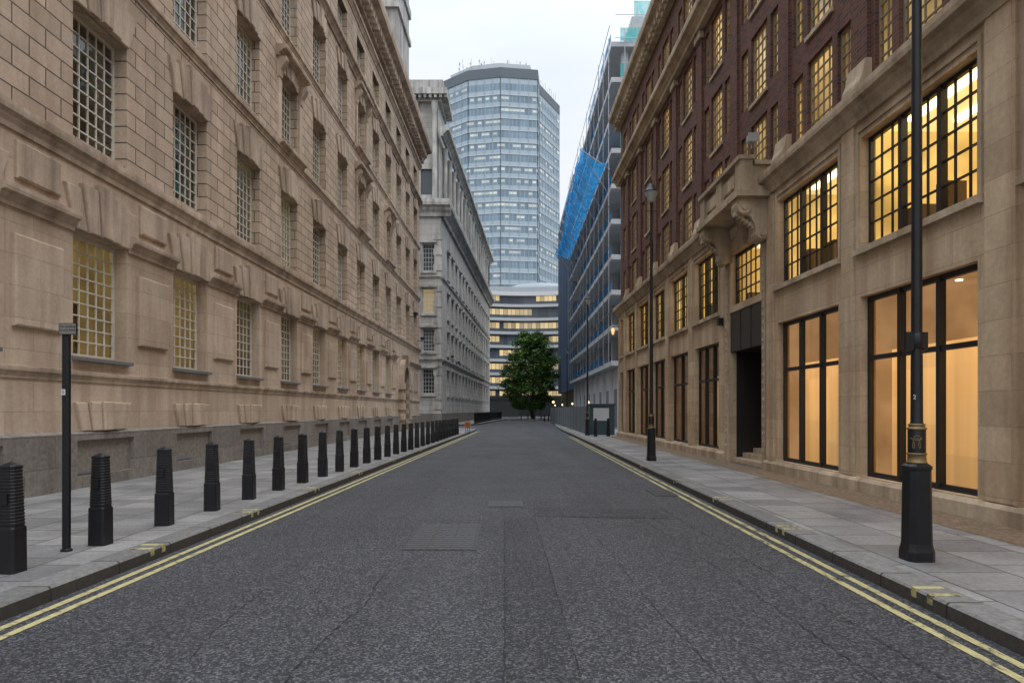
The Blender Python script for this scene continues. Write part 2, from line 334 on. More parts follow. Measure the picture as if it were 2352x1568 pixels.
# ------------------------------------------------------------------ facade grid
def facade(mb,u0,u1,z0,z1,ops,o,depth,mf,extra_z=(),rm=None):
    us=sorted({u0,u1,*[x for p in ops for x in p[:2]]}); us=[x for x in us if u0<=x<=u1]
    zs=sorted({z0,z1,*extra_z,*[x for p in ops for x in p[2:4]]}); zs=[x for x in zs if z0<=x<=z1]
    for j in range(len(zs)-1):
        zc=(zs[j]+zs[j+1])/2; run=None
        for i in range(len(us)-1):
            uc=(us[i]+us[i+1])/2
            hole=any(p[0]<uc<p[1] and p[2]<zc<p[3] for p in ops)
            if hole:
                if run is not None: mb.quad((run,o,zs[j]),(us[i],o,zs[j]),(us[i],o,zs[j+1]),(run,o,zs[j+1]),mf(zc)); run=None
            elif run is None: run=us[i]
        if run is not None: mb.quad((run,o,zs[j]),(u1,o,zs[j]),(u1,o,zs[j+1]),(run,o,zs[j+1]),mf(zc))
    for p in ops:
        a,b,c,d=p[:4]; dd=p[4] if len(p)>4 else depth; mm=rm if rm is not None else mf((c+d)/2)
        mb.quad((a,o,c),(a,o-dd,c),(a,o-dd,d),(a,o,d),mm); mb.quad((b,o,c),(b,o-dd,c),(b,o-dd,d),(b,o,d),mm)
        mb.quad((a,o,d),(b,o,d),(b,o-dd,d),(a,o-dd,d),mm); mb.quad((a,o,c),(b,o,c),(b,o-dd,c),(a,o-dd,c),mm)

rclut=random.Random(21)
def win_data(name,s,w,h,rec,cols,rows,fr,bar,fm,pane,roommats=None,rd=2.0,tubes=2,majors=(),majw=.1,glow_panel=False,transoms=(),rext=.6,curt=False,globes=0,clutter=False):
    f=MB(s); o0=-rec; d=.07
    f.box(0,w,o0-d,o0,0,fr); f.box(0,w,o0-d,o0,h-fr,h); f.box(0,fr,o0-d,o0,fr,h-fr); f.box(w-fr,w,o0-d,o0,fr,h-fr)
    iw=w-2*fr; ih=h-2*fr
    for i in range(1,cols):
        x=fr+iw*i/cols; f.box(x-bar/2,x+bar/2,o0-d*.6,o0-d*.15,fr,h-fr)
    for j in range(1,rows):
        z=fr+ih*j/rows; f.box(fr,w-fr,o0-d*.65,o0-d*.1,z-bar/2,z+bar/2)
    for q in majors: f.box(w*q-majw/2,w*q+majw/2,o0-d*1.1,o0+.03,fr*.5,h-fr*.5)
    for z in transoms: f.box(fr,w-fr,o0-d,o0+.012,z-majw/2,z+majw/2)
    fd=f.data(name,[fm])
    g=MB(s); yg=o0-d*.5; q4=[(fr*.6,yg,fr*.6),(w-fr*.6,yg,fr*.6),(w-fr*.6,yg,h-fr*.6),(fr*.6,yg,h-fr*.6)]
    g.quad(*(q4 if s<0 else q4[::-1])); gd=g.data('glass_pane',[pane])
    rdta=None
    if roommats:
        r=MB(s); a=-rext; b=w+rext; c=-.15; e=h+.25; y0=o0-d-.02; y1=y0-rd
        cm=3 if clutter else 0
        if glow_panel:
            zt=2.3; yb=y0-.5
            r.quad((a,yb,c),(b,yb,c),(b,yb,zt),(a,yb,zt),0)
            r.quad((a,y0,c),(b,y0,c),(b,yb,c),(a,yb,c),1)
            r.quad((a,y1,c),(b,y1,c),(b,y1,e),(a,y1,e),1)
            r.quad((a,y0,e),(b,y0,e),(b,y1,e),(a,y1,e),1)
            r.quad((a,y0,c),(a,y1,c),(a,y1,e),(a,y0,e),1); r.quad((b,y0,c),(b,y1,c),(b,y1,e),(b,y0,e),1)
            for i in range(4):
                for k in (.25,.6):
                    x=w*(i+.5)/4; r.lathe([(.06,e-.02),(.055,e-.004)],10,x,y0-rd*k,2)
        else:
            r.quad((a,y1,c),(b,y1,c),(b,y1,e),(a,y1,e),0)
            r.quad((a,y0,e),(b,y0,e),(b,y1,e),(a,y1,e),cm); r.quad((a,y0,c),(b,y0,c),(b,y1,c),(a,y1,c),0)
            r.quad((a,y0,c),(a,y1,c),(a,y1,e),(a,y0,e),0); r.quad((b,y0,c),(b,y1,c),(b,y1,e),(b,y0,e),0)
            for i in range(tubes):
                yy=y0-rd*(i+.6)/(tubes+.4); r.box(w*.1,w*.9,yy-.07,yy+.07,e-.08,e-.03,1)
            for i in range(globes):
                gx=w*(.1+.8*((i*.618)%1)); gz=h*(.15+.75*((i*.37+.2)%1)); gy=y0-rd*(.3+.2*(i%3)); r.lathe([(.02,gz-.045),(.05,gz-.03),(.06,gz),(.05,gz+.03),(.02,gz+.045)],10,gx,gy,1)
            if globes:
                r.box(a,w*.45,y0-.9,y0-.6,c+.01,h*.30,2); r.box(w*.6,b,y0-1.4,y0-1.1,c+.01,h*.55,2); r.box(w*.35,w*.42,y1+.02,y1+.08,c,e,2)
            if clutter:
                x=.1
                while x<w-.3:
                    ww=rclut.uniform(.15,.5); hh=rclut.uniform(.15,.75)
                    if rclut.random()<.6: r.box(x,min(w-.1,x+ww),y0-.5,y0-.15,c+.01,c+.15+hh,2)
                    x+=ww+rclut.uniform(.05,.5)
                r.box(a+.02,a+.5,y1+.05,y1+.5,c+.01,e*.75,2)
                for i in range(int(w/.9)): r.box(.4+i*.9,.44+i*.9,y1+.01,y1+.05,c,e,2)
            if curt:
                for xa,xb in ((0,w*.36),(w*.64,w)):
                    n=8
                    for i in range(n):
                        p=xa+(xb-xa)*i/n; q=xa+(xb-xa)*(i+1)/n; r.quad((p,y0-.12-.05*(i%2),0),(q,y0-.12-.05*((i+1)%2),0),(q,y0-.12-.05*((i+1)%2),h),(p,y0-.12-.05*(i%2),h),2)
        rdta=r.data('room_interior',roommats)
    return fd,gd,rdta
def put(parent,name,ds,loc):
    w=link(name,ds[0],parent,loc); link('glass_pane',ds[1],w)
    if ds[2]: link('room_interior',ds[2],w)
    return w

def voussoir(mb,u0,u1,z,h,out=.07,spread=.35,m=0,n=5,flat=.78):
    w=u1-u0
    for i in range(n):
        g=.014
        a=u0+w*i/n+g; b=u0+w*(i+1)/n-g
        c=(u0-spread)+(w+2*spread)*i/n+g; d=(u0-spread)+(w+2*spread)*(i+1)/n-g
        k=1-abs(i-(n-1)/2)/((n-1)/2)
        hh=h*(flat+(1-flat)*k); oo=out*(.6+.7*k); t=hh/h
        c2=a+(c-a)*t; d2=b+(d-b)*t
        r1=[(a,-.02,z-.0),(b,-.02,z),(d2,-.02,z+hh),(c2,-.02,z+hh)]
        r2=[(p[0],oo*.8,p[2]) for p in r1]
        e=.015
        r3=[(a+e,oo,z+e),(b-e,oo,z+e),(d2-e,oo,z+hh-e),(c2+e,oo,z+hh-e)]
        mb.loft([r1,r2,r3],m)

# ================================================================== LEFT BUILDING
def frame_rot(slope): return math.pi/2-math.atan(slope)
LB=top('limestone_office_building','long tan limestone office building with rusticated walls and barred windows','building',(-8.35,0,0),frame_rot(.0128))
mb=MB(-1)
cols=[12.73+3.68*k for k in range(-2,9)]
extra=[12.73+3.68*9.0,12.73+3.68*10.0,12.73+3.68*11.0]
WW=1.74
rows=[(2.62,2.36),(6.72,2.5),(10.9,2.45),(15.0,2.4),(18.95,1.75)]
ops=[]
for ri,(z,h) in enumerate(rows):
    for u in (cols if ri==0 else cols+extra): ops.append((u,u+WW,z,z+h))
def mfL(z): return 1 if z<6.4 or z>21 else 0
U1=56.2
facade(mb,1.0,U1,1.15,22.2,ops,0,.36,mfL,(6.5,10.7,21.2))
mb.quad((U1,0,0),(U1,-16,0),(U1,-16,22.2),(U1,0,22.2),0)
mb.quad((1,0,0),(1,-16,0),(1,-16,22.2),(1,0,22.2),0)
mb.quad((1,-16,0),(U1,-16,0),(U1,-16,22.2),(1,-16,22.2),0)
mb.obj('wall',[M['rust'],M['smooth']],LB)
mb=MB(-1)
bops=[(u-.02,u+WW+.1,.34,1.02,.1) for u in cols]
facade(mb,1.0,46.6,.0,1.15,bops,.10,.1,lambda z:0)
facade(mb,50.0,U1+.1,.0,1.15,[],.10,.1,lambda z:0)
for a,b in ((1.0,46.6),(50.0,U1+.1)): mb.quad((a,.10,1.15),(b,.10,1.15),(b,-.01,1.2),(a,-.01,1.2))
mb.quad((U1+.1,.1,0),(U1+.1,-10,0),(U1+.1,-10,1.15),(U1+.1,.1,1.15))
mb.obj('plinth',[M['granite']],LB)
gm=simple('basement_infill_render',(.20,.175,.15),.85,var=.6,nscale=11)
for p in bops:
    mb=MB(-1); mb.quad((p[0],.005,p[2]),(p[1],.005,p[2]),(p[1],.005,p[3]),(p[0],.005,p[3]))
    mb.box(p[0]+.1,p[0]+.9,.005,.02,p[2]+.04,p[2]+.1,1); mb.obj('basement_infill',[gm,M['greyhoard']],LB)
for z,h,p,e in ((6.18,.40,.16,.15),(2.12,.2,.08,.1),(10.45,.28,.12,.1),(14.65,.22,.1,.1),(18.3,.4,.3,.15)):
    mb=MB(-1); mb.cornice(1,U1+e,z,h,p); mb.obj('string_course',[M['trim']],LB)
mb=MB(-1); mb.cornice(1,U1+1,22.15,1.35,.95)
for i in range(int((U1-1)/.62)):
    u=1.2+.62*i; mb.box(u,u+.28,.0,.62,22.28,22.62)
mb.cornice(1,U1+.2,21.3,.35,.22)
mb.box(1,U1+.1,-1.0,.15,23.5,24.4)
mb.obj('cornice',[M['trim']],LB)
def one(name,mt,parent,fn,sy):
    b=MB(sy); fn(b); return b.obj(name,[mt],parent)
for i,u in enumerate(cols):
    a=u+WW; b=cols[i+1] if i+1<len(cols) else a+1.96
    one('wall_panel',M['smooth'],LB,lambda q:q.panel(a+.40,b-.34,2.98,4.5,-.02,.075,.03),-1)
    one('window_head_moulding',M['trim'],LB,lambda q:q.cornice(a+.02,b-.02,4.92,.32,.2),-1)
    one('wall_panel',M['trim'],LB,lambda q:q.panel(a+.46,b-.40,5.42,6.05,-.02,.07,.035),-1)
one('window_head_moulding',M['trim'],LB,lambda q:q.cornice(50.6,U1+.1,4.92,.32,.2),-1)
for a,b in ((51.2,53.0),(53.6,55.4)): one('wall_panel',M['trim'],LB,lambda q:q.panel(a,b,2.98,4.5,-.02,.06,.03),-1)
for ri,(z,h) in enumerate(rows[:4]):
    for u in (cols if ri==0 else cols+extra):
        one('flat_arch',M['trim'],LB,lambda q:voussoir(q,u,u+WW,z+h,(1.0,.97,.9,.8)[ri],.12,.38),-1)
for u in cols: one('basement_keystones',M['smooth'],LB,lambda q:voussoir(q,u+.18,u+WW-.12,1.19,.56,.12,.2,flat=.97),-1)
for k,ri in ((5,2),(8,2),(8,3),(10,2)):
    allc=cols+extra; u=allc[k]; z,h=rows[ri]; zt=z+h+.35; mb=MB(-1)
    mb.cornice(u-.5,u+WW+.5,zt,.36,.38)
    for x in (u-.38,u+WW+.12):
        mb.prism([(0,zt-.7),(.1,zt-.67),(.13,zt-.45),(.24,zt-.28),(.32,zt-.12),(.32,zt),(0,zt)],'x',x,x+.26)
    mb.panel(u-.36,u-.08,z-.1,zt-.7,-.02,.08,.02); mb.panel(u+WW+.08,u+WW+.36,z-.1,zt-.7,-.02,.08,.02)
    mb.cornice(u-.45,u+WW+.45,z-.3,.26,.26)
    mb.obj('window_hood',[M['trim']],LB)
for u in cols: one('window_sill',M['lead'],LB,lambda q:q.prism([(-.3,2.52),(.12,2.52),(.12,2.58),(-.3,2.65)],'x',u-.04,u+WW+.06),-1)
mb=MB(-1)
mb.box(47.5,52.5,-1.3,-.25,24.3,36); mb.box(47.3,52.7,-1.5,-.1,29.5,29.9); mb.box(47.3,52.7,-1.5,-.1,31.6,32.2)
mb.obj('roof_chimney',[M['portland_trim']],LB)
def ring_mesh(mb,u0,u1,z0,zs,t,o0,o1,m=0,n=12):
    c=(u0+u1)/2; r=(u1-u0)/2
    outer=[(u0-t,z0),(u0-t,zs)]+[(c-(r+t)*math.cos(math.pi*i/n),zs+(r+t)*math.sin(math.pi*i/n)) for i in range(1,n)]+[(u1+t,zs),(u1+t,z0)]
    inner=[(u0,z0),(u0,zs)]+[(c-r*math.cos(math.pi*i/n),zs+r*math.sin(math.pi*i/n)) for i in range(1,n)]+[(u1,zs),(u1,z0)]
    for i in range(len(outer)-1):
        a,b,cc,d=outer[i],outer[i+1],inner[i+1],inner[i]
        mb.loft([[(p[0],o0,p[1]) for p in (a,b,cc,d)],[(p[0],o1,p[1]) for p in (a,b,cc,d)]],m)
door=MB(-1)
n=12;c0=48.3;r=1.0
pts=[(c0-r,.12),(c0-r,3.6)]+[(c0-r*math.cos(math.pi*i/n),3.6+r*math.sin(math.pi*i/n)) for i in range(1,n)]+[(c0+r,3.6),(c0+r,.12)]
door.prism(pts,'y',-.02,.03)
for z in (1.0,2.2,3.4): door.box(c0-r+.15,c0+r-.15,.03,.06,z-.4,z+.3)
door.obj('arched_door',[M['darkpanel']],LB)
mb=MB(-1); ring_mesh(mb,c0-r,c0+r,.12,3.6,.55,-.02,.32); mb.prism([(c0-.2,4.55),(c0+.2,4.55),(c0+.3,5.4),(c0-.3,5.4)],'y',0,.45)
for z in (.4,1.1,1.8,2.5,3.2):
    mb.box(c0-r-.75,c0-r,.0,.4,z-.22,z+.22); mb.box(c0+r,c0+r+.75,.0,.4,z-.22,z+.22)
mb.obj('door_surround',[M['trim']],LB)
rmG=[M['roomL'],M['tubeL'],M['clutter']]; rmU=[M['roomU'],M['tubeU'],M['curtain']]
wdat=[]
for ri,(z,h) in enumerate(rows):
    rw=(9,9,8,8,5)[ri]
    wdat.append([win_data('window',-1,WW,h,.26,6,rw,.06,.028,M['framewhite'],M['glassG'] if ri==0 else M['glassL'],rmG if ri==0 else rmU,rd=2.2 if ri==0 else 1.2,tubes=3 if ri==0 else 1,curt=cv,globes=11 if ri==0 else 0) for cv in ((False,) if ri==0 else (True,False))])
rw_=random.Random(5)
for ri,(z,h) in enumerate(rows):
    for u in (cols if ri==0 else cols+extra): put(LB,'window',rw_.choice(wdat[ri]),(u,0,z))

# ================================================================== RIGHT BRICK BUILDING
RB=top('brick_and_stone_building','dark red brick office building with honey stone base and lit windows','building',(6.44,0,0),frame_rot(-.0134))
shops=[(5.5,8.35),(9.26,12.3),(13.1,16.0),(20.35,22.9),(23.75,26.2),(27.1,29.35),(30.15,32.5),(33.3,35.55)]
DU0,DU1=17.0,19.4
ZS0,ZS1=.40,3.62; ZU0,ZU1=4.5,6.48
UE=38.1
sall=shops+[(36.5,37.5)]
ops=[(a,b,ZS0,ZS1,.28) for a,b in sall]+[(a,b,ZU0,ZU1,.28) for a,b in sall]+[(DU0,DU1,.12,4.32,.2),(DU0+.1,DU1-.1,4.5,5.95,.28)]
mb=MB(1); facade(mb,2,UE,.0,6.8,ops,0,.28,lambda z:0)
mb.quad((UE,0,0),(UE,-14,0),(UE,-14,6.8),(UE,0,6.8)); mb.quad((2,0,0),(2,-14,0),(2,-14,6.8),(2,0,6.8))
mb.obj('stone_wall',[M['stoneR']],RB)
for a,b in ((2,DU0-.3),(DU1+.3,UE+.05)):
    mb=MB(1); mb.prism([(-.02,0),(.09,0),(.09,.32),(.05,.38),(-.02,.38)],'x',a,b); mb.obj('plinth',[M['trimR']],RB)
mb=MB(1); mb.cornice(2,UE+.2,6.76,.46,.28,back=-.3); mb.obj('string_course',[M['trimR']],RB)
pl_=[(x[1],y[0]) for x,y in zip(sall[:2],sall[1:3])]+[(x[1],y[0]) for x,y in zip(sall[3:-1],sall[4:])]
for a,b in pl_:
    one('stone_pier',M['stoneR'],RB,lambda q:q.panel(a+.18,b-.18,.39,6.77,-.02,.045,.012),1)
one('stone_pier',M['stoneR'],RB,lambda q:q.panel(16.16,16.6,.39,6.7,-.02,.045,.012),1)
for a,b in sall:
    mb=MB(1)
    mb.box(a-.12,b+.12,-.2,.09,ZU0-.13,ZU0-.02)
    mb.box(a-.1,a-.03,-.01,.03,ZU0-.02,ZU1+.1); mb.box(b+.03,b+.1,-.01,.03,ZU0-.02,ZU1+.1); mb.box(a-.1,b+.1,-.01,.033,ZU1+.1,ZU1+.17)
    mb.obj('window_surround',[M['trimR']],RB)
bc=[7.35,10.75,14.15,17.5,20.95,24.25,27.55,30.85,34.1]
frows=[(7.42,1.62),(9.6,1.75),(12.0,1.75),(14.95,1.5)]
HW=.55
ops=[]
for c in bc:
    for z,h in frows:
        ops.append((c-HW,c+HW,z,z+h))
        ops+= [(c-1.29,c-.76,z+.08,z+h-.08),(c+.76,c+1.29,z+.08,z+h-.08)]
for z,h in frows: ops.append((36.05,37.15,z,z+h))
mb=MB(1); facade(mb,2,UE-.1,6.8,17.3,ops,-.12,.16,lambda z:0)
mb.quad((UE-.1,-.12,6.8),(UE-.1,-14,6.8),(UE-.1,-14,17.3),(UE-.1,-.12,17.3)); mb.quad((2,-.12,6.8),(2,-14,6.8),(2,-14,17.3),(2,-.12,17.3))
mb.quad((2,-14,0),(UE,-14,0),(UE,-14,17.3),(2,-14,17.3))
mb.obj('brick_wall',[M['brick']],RB)
pc=[(x+y)/2 for x,y in zip(bc[:-1],bc[1:])]+[35.72]
for c in pc:
    hw=.28
    one('brick_pier',M['brick'],RB,lambda q:q.box(c-hw,c+hw,-.2,-.05,7.85,13.95),1)
    mb=MB(1); mb.prism([(-.2,7.2),(.1,7.2),(.1,7.45),(.04,7.6),(.0,7.85),(-.2,7.85)],'x',c-.32,c+.32); mb.obj('pier_base_stone',[M['trimR']],RB)
    one('pier_cap_stone',M['trimR'],RB,lambda q:q.box(c-.32,c+.32,-.2,.03,13.75,13.96),1)
mb=MB(1)
for z,h in frows:
    for c in bc: mb.box(c-HW-.06,c+HW+.06,-.3,-.07,z-.1,z-.01)
mb.obj('stone_sills',[M['trimR']],RB,kind='stuff')
mb=MB(1); mb.cornice(2,UE+.15,14.0,.5,.35,back=-.3); mb.obj('upper_string_course',[M['trimR']],RB)
mb=MB(1); mb.cornice(2,UE+.35,17.2,.8,.5,back=-.3)
for i in range(int((UE-2)/.5)): mb.box(2.2+.5*i,2.42+.5*i,-.1,.28,17.26,17.48)
mb.obj('cornice',[M['trimR']],RB)
mb=MB(1); mb.box(2,UE-.8,-12,-1.2,17.3,20.2); mb.box(2,UE-.6,-12.2,-1.0,20.2,20.4)
mb.obj('attic_storey',[M['brick']],RB)
mb=MB(1); mb.box(UE-.5,UE-.2,-.9,-.4,18.02,19.0); mb.obj('roof_corner_light',[lamp_mat('orange_glow',(1,.4,.12),1.3)],RB)
rmB=[M['roomB'],M['tubeR']]
M['frametan']=simple('stone_coloured_frame_paint',(.20,.165,.12),.55,var=.2)
def winB(name,w,h,cols,rows_,rd,rext):
    return win_data(name,1,w,h,.07,cols,rows_,.045,.022,M['frametan'],M['glassR'],rmB,rd=rd,tubes=1,rext=rext)
wide={h:winB('window',2*HW,h,4,6,1.4,.1) for h in (1.62,1.75,1.5)}
nar={h:winB('narrow_window',.53,h-.16,2,6,.9,.04) for h in (1.62,1.75,1.5)}
for z,h in frows: put(RB,'window',wide[h],(36.05,-.12,z))
for c in bc:
    for z,h in frows:
        put(RB,'window',wide[h],(c-HW,-.12,z))
        if 8<c:
            put(RB,'narrow_window',nar[h],(c-1.29,-.12,z+.08)); put(RB,'narrow_window',nar[h],(c+.76,-.12,z+.08))
rmR=[M['roomR'],M['tubeR'],M['clutter'],M['ceilR']]
for i,(a,b) in enumerate(sall):
    w=b-a; mj=(1/3,2/3) if w>2.5 else ((.5,) if w>1.5 else ())
    cl=9 if w>2.5 else (6 if w>1.5 else 3)
    d=win_data('steel_window',1,w,ZU1-ZU0,.15,cl,5,.07,.028,M['frameblack'],M['glassR'],rmR,rd=3.6,tubes=4,majors=mj,majw=.10,rext=.3,clutter=True)
    put(RB,'steel_window',d,(a,0,ZU0))
    sm=[M['glow_panel'],M['shopceil2'],M['tubeR']] if a<19 else [M['glow_panel_dim'],M['shopceildim'],M['tubeR']]
    d=win_data('shop_window',1,w,ZS1-ZS0,.13,1,1,.085,.02,M['frameblack'],M['glassR'],sm,rd=2.2,majors=mj,majw=.08,transoms=((2.52-ZS0),),glow_panel=True,rext=.25)
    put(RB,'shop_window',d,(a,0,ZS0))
d=win_data('steel_window',1,DU1-DU0-.2,1.45,.15,6,4,.07,.028,M['frameblack'],M['glassR'],rmR,rd=3,tubes=3,rext=.3,clutter=True)
put(RB,'steel_window',d,(DU0+.1,0,4.5))
mb=MB(1); mb.box(DU0,DU1,-.2,-.03,3.22,4.32)
for u in (17.8,18.6): mb.box(u-.01,u+.01,-.03,-.015,3.24,4.3)
mb.obj('door_overpanel',[M['darkpanel']],RB)
mb=MB(1); mb.quad((DU0,-.2,.12),(DU0,-1.6,.12),(DU0,-1.6,3.22),(DU0,-.2,3.22)); mb.quad((DU1,-.2,.12),(DU1,-1.6,.12),(DU1,-1.6,3.22),(DU1,-.2,3.22)); mb.quad((DU0,-.2,3.22),(DU1,-.2,3.22),(DU1,-1.6,3.22),(DU0,-1.6,3.22))
mb.obj('door_lobby',[M['darkpanel']],RB)
mb=MB(1); mb.box(DU0+.02,DU1-.02,-1.68,-1.6,.5,3.2); mb.box(DU0+.6,DU0+.62,-1.6,-1.585,.6,3.0); mb.box(DU0+1.2,DU0+1.22,-1.6,-1.585,.6,3.0)
dr=mb.obj('door',[simple('dark_timber',(.03,.016,.010),.4)],RB)
mb=MB(1); mb.box(DU0+1.35,DU0+1.75,-1.59,-1.56,1.25,1.38); mb.obj('letter_plate',[M['gold']],dr)
mb=MB(1)
for i in range(3): mb.box(DU0+.01,DU1-.01,-.35-.3*(i+1)-.6*(i==2),-.35-.3*i+.28,.1,.12+.13*(i+1))
mb.obj('door_steps',[M['trimR']],RB)
for x in (DU0-.30,DU1+.06):
    mb=MB(1); mb.box(x,x+.22,-.01,.03,.12,6.0)
    for i in range(26):
        z=.5+.21*i; mb.loft([[(x+.05,.02,z),(x+.17,.02,z),(x+.17,.02,z+.14),(x+.05,.02,z+.14)],[(x+.09,.055,z+.05),(x+.13,.055,z+.05),(x+.13,.055,z+.09),(x+.09,.055,z+.09)]])
    mb.obj('carved_jamb',[M['trimR']],RB)
BU0,BU1=16.35,19.9
mb=MB(1)
mb.box(BU0,BU1,-.1,.82,6.72,6.86); mb.box(BU0+.06,BU1-.06,-.1,.74,6.86,6.98)
bal=mb.obj('balcony',[M['trimR']],RB)
mb=MB(1)
for a,b in ((BU0+.1,BU0+.5),(BU1-.5,BU1-.1),((BU0+BU1)/2-.2,(BU0+BU1)/2+.2)): mb.box(a,b,.42,.72,6.98,7.62)
mb.box(BU0+.14,BU1-.14,.50,.66,6.98,7.5)
mb.panel(BU0+.65,(BU0+BU1)/2-.3,7.08,7.42,.6,.70,.03); mb.panel((BU0+BU1)/2+.3,BU1-.65,7.08,7.42,.6,.70,.03)
mb.box(BU0+.16,BU0+.32,.0,.5,6.98,7.5); mb.box(BU1-.32,BU1-.16,.0,.5,6.98,7.5)
mb.box(BU0+.06,BU1-.06,.38,.77,7.62,7.72); mb.box(BU0+.07,BU0+.45,-.1,.38,7.5,7.6); mb.box(BU1-.45,BU1-.07,-.1,.38,7.5,7.6)
mb.obj('balcony_parapet',[M['trimR']],bal)
for x0,x1 in ((BU0+.2,BU0+.6),(BU1-.6,BU1-.2)):
    mb=MB(1)
    prof=[(-.05,6.72),(.76,6.72),(.78,6.55),(.74,6.38),(.62,6.30),(.5,6.32),(.42,6.26),(.34,6.1),(.30,5.95),(.32,5.85),(.26,5.72),(.14,5.68),(.05,5.74),(-.05,5.72)]
    mb.prism(prof,'x',x0,x1)
    for (cy,cz,rr) in ((.6,6.5,.17),(.17,5.84,.12)):
        for xx,dx in ((x0,-.05),(x1,.05)):
            mb.tube((xx-dx*.2,cy,cz),(xx+dx,cy,cz),rr,14); mb.tube((xx,cy,cz),(xx+dx*1.6,cy,cz),rr*.45,10)
    for k in range(6):
        t=k/5; mb.box(x0+.12,x1-.12,.3+.42*t-.02,.36+.42*t,6.02+.3*t,6.12+.3*t)
    mb.obj('scroll_bracket',[M['trimR']],bal)
mb=MB(1)
mb.lathe([(.02,6.0),(.14,6.08),(.2,6.25),(.16,6.45),(.22,6.6),(.1,6.7)],12,(BU0+BU1)/2,.05)
mb.box(BU0+.75,BU1-.75,-.05,.06,6.36,6.66)
for i in range(9):
    x=BU0+.9+i*.21; mb.lathe([(.02,6.42),(.08,6.46),(.09,6.54),(.03,6.62)],8,x,.06)
mb.obj('carved_cartouche',[M['trimR']],bal)

# ================================================================== GROUND
def poly(name,pts,z,mt,kind='structure',thick=None):
    mb=MB()
    if thick: mb.prism(pts,'z',z-thick,z)
    else: mb.add([(x,y,z) for x,y in pts],[tuple(range(len(pts)))])
    return mb.obj(name,[mt],None,kind=kind)
poly('ground',[(-900,-300),(900,-300),(900,1500),(-900,1500)],-.02,simple('city_ground',(.07,.07,.072),.85))
poly('road',[(-9,-8),(9,-8),(9,135),(-40,135),(-40,118),(-16,118),(-16,67),(-40,67),(-40,57),(-9,57)],0,M['asphalt'])
def KL(y): return -4.0+.0262*y
def KR(y): return 3.28+.0088*y
def ribbon(name,path,w,z,mt,mbx=None):
    mb=mbx or MB(); L=[];Rr=[]
    for i,p in enumerate(path):
        a=path[max(0,i-1)]; b=path[min(len(path)-1,i+1)]
        d=Vector((b[0]-a[0],b[1]-a[1])).normalized(); n=Vector((-d.y,d.x))
        ww=(p[2] if len(p)>2 else w)/2
        L.append((p[0]+n.x*ww,p[1]+n.y*ww,z)); Rr.append((p[0]-n.x*ww,p[1]-n.y*ww,z))
    for i in range(len(path)-1): mb.quad(L[i],L[i+1],Rr[i+1],Rr[i])
    if mbx is None: return mb.obj(name,[mt],None,kind='structure')
left=[(KL(y),y) for y in (-8,0,5,10,15,20,25,30,35,40,45,50)]+[(-2.75,52),(-3.2,53.8),(-4.2,55.2),(-5.6,55.9),(-9,56.1)]
right=[(KR(y),y) for y in (-8,0,5,10,15,20,25,30,35,40)]+[(3.68,50),(3.9,60),(4.4,70),(5.2,80),(6.2,88),(8,94),(12,97)]
farleft=[(-30,67.5),(-6,67.5),(-4.8,68.2),(-4.0,70),(-3.5,74),(-3.0,82),(-2.5,90),(-1.6,100),(-1.1,107),(-1.6,112),(-3.5,115),(-8,116.5),(-30,117)]
def offset(path,d):
    out=[]
    for i,p in enumerate(path):
        a=path[max(0,i-1)]; b=path[min(len(path)-1,i+1)]
        v=Vector((b[0]-a[0],b[1]-a[1])).normalized(); out.append((p[0]-v.y*d,p[1]+v.x*d))
    return out
def kerb(path,side):
    mb=MB(); back=offset(path,.28*side); fr=offset(path,.02*side)
    for i in range(len(path)-1):
        a,b=path[i],path[i+1]; c,d=back[i+1],back[i]; e,f=fr[i],fr[i+1]
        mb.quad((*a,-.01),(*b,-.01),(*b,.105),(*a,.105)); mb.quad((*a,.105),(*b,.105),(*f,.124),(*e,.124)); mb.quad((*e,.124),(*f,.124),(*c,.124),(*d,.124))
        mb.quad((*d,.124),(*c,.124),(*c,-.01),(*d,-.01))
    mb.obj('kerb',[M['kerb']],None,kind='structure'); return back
bl=kerb(left,1); br=kerb(right,-1); bf=kerb(farleft,-1)
poly('pavement',bl+[(-9.5,56),(-9.5,-8)],.12,M['paving'],thick=.12)
poly('pavement',br+[(40,97),(40,-8)],.12,M['paving'],thick=.12)
poly('pavement',bf+[(-30,100)],.12,M['paving'],thick=.12)
isl=[(3.2+2.4*math.cos(a),108+5*math.sin(a)) for a in [i*math.pi/12 for i in range(24)]]
poly('traffic_island',isl,.12,M['paving'],thick=.12)
poly('pavement',[(-60,135),(70,135),(70,142),(-60,142)],.12,M['paving'],thick=.12)
poly('pavement_sett_strip',[(5.55,2),(6.37,2),(5.92,37.5),(5.25,37.5)],.124,M['setts'])
for off,w in ((.14,.07),(.30,.07)):
    ribbon('yellow_line',[(x+off,y) for x,y in left[:12]],w,.005,M['yellow'])
    ribbon('yellow_line',[(x-off,y) for x,y in right[:10]],w,.005,M['yellow2'])
    ribbon('yellow_line',offset(farleft[2:9],off),w,.005,M['yellow'])
mb=MB()
for y in (7.2,9.8,12.7,16,20,25):
    for d in (0,.22):
        yy=y+d; x=KL(yy); mb.box(x-.24,x+.004,yy,yy+.07,.05,.128)
for y in (5.4,8.4,11.2,14.1,18,23):
    for d in (0,.22):
        yy=y+d; x=KR(yy); mb.box(x-.004,x+.24,yy,yy+.07,.05,.128)
mb.obj('kerb_loading_marks',[M['yellow2']],None,kind='structure')
poly('road_patch',[(-.02,2.5),(.42,2.5),(.33,10.1),(-.10,10.1)],.004,M['asphalt2'])
poly('road_patch',[(.35,10.2),(2.3,10.0),(2.3,10.9),(.45,11.05)],.004,M['asphalt2'])
poly('road_patch',[(1.0,41),(2.3,41),(2.3,52),(.7,52)],.004,M['asphalt2'])
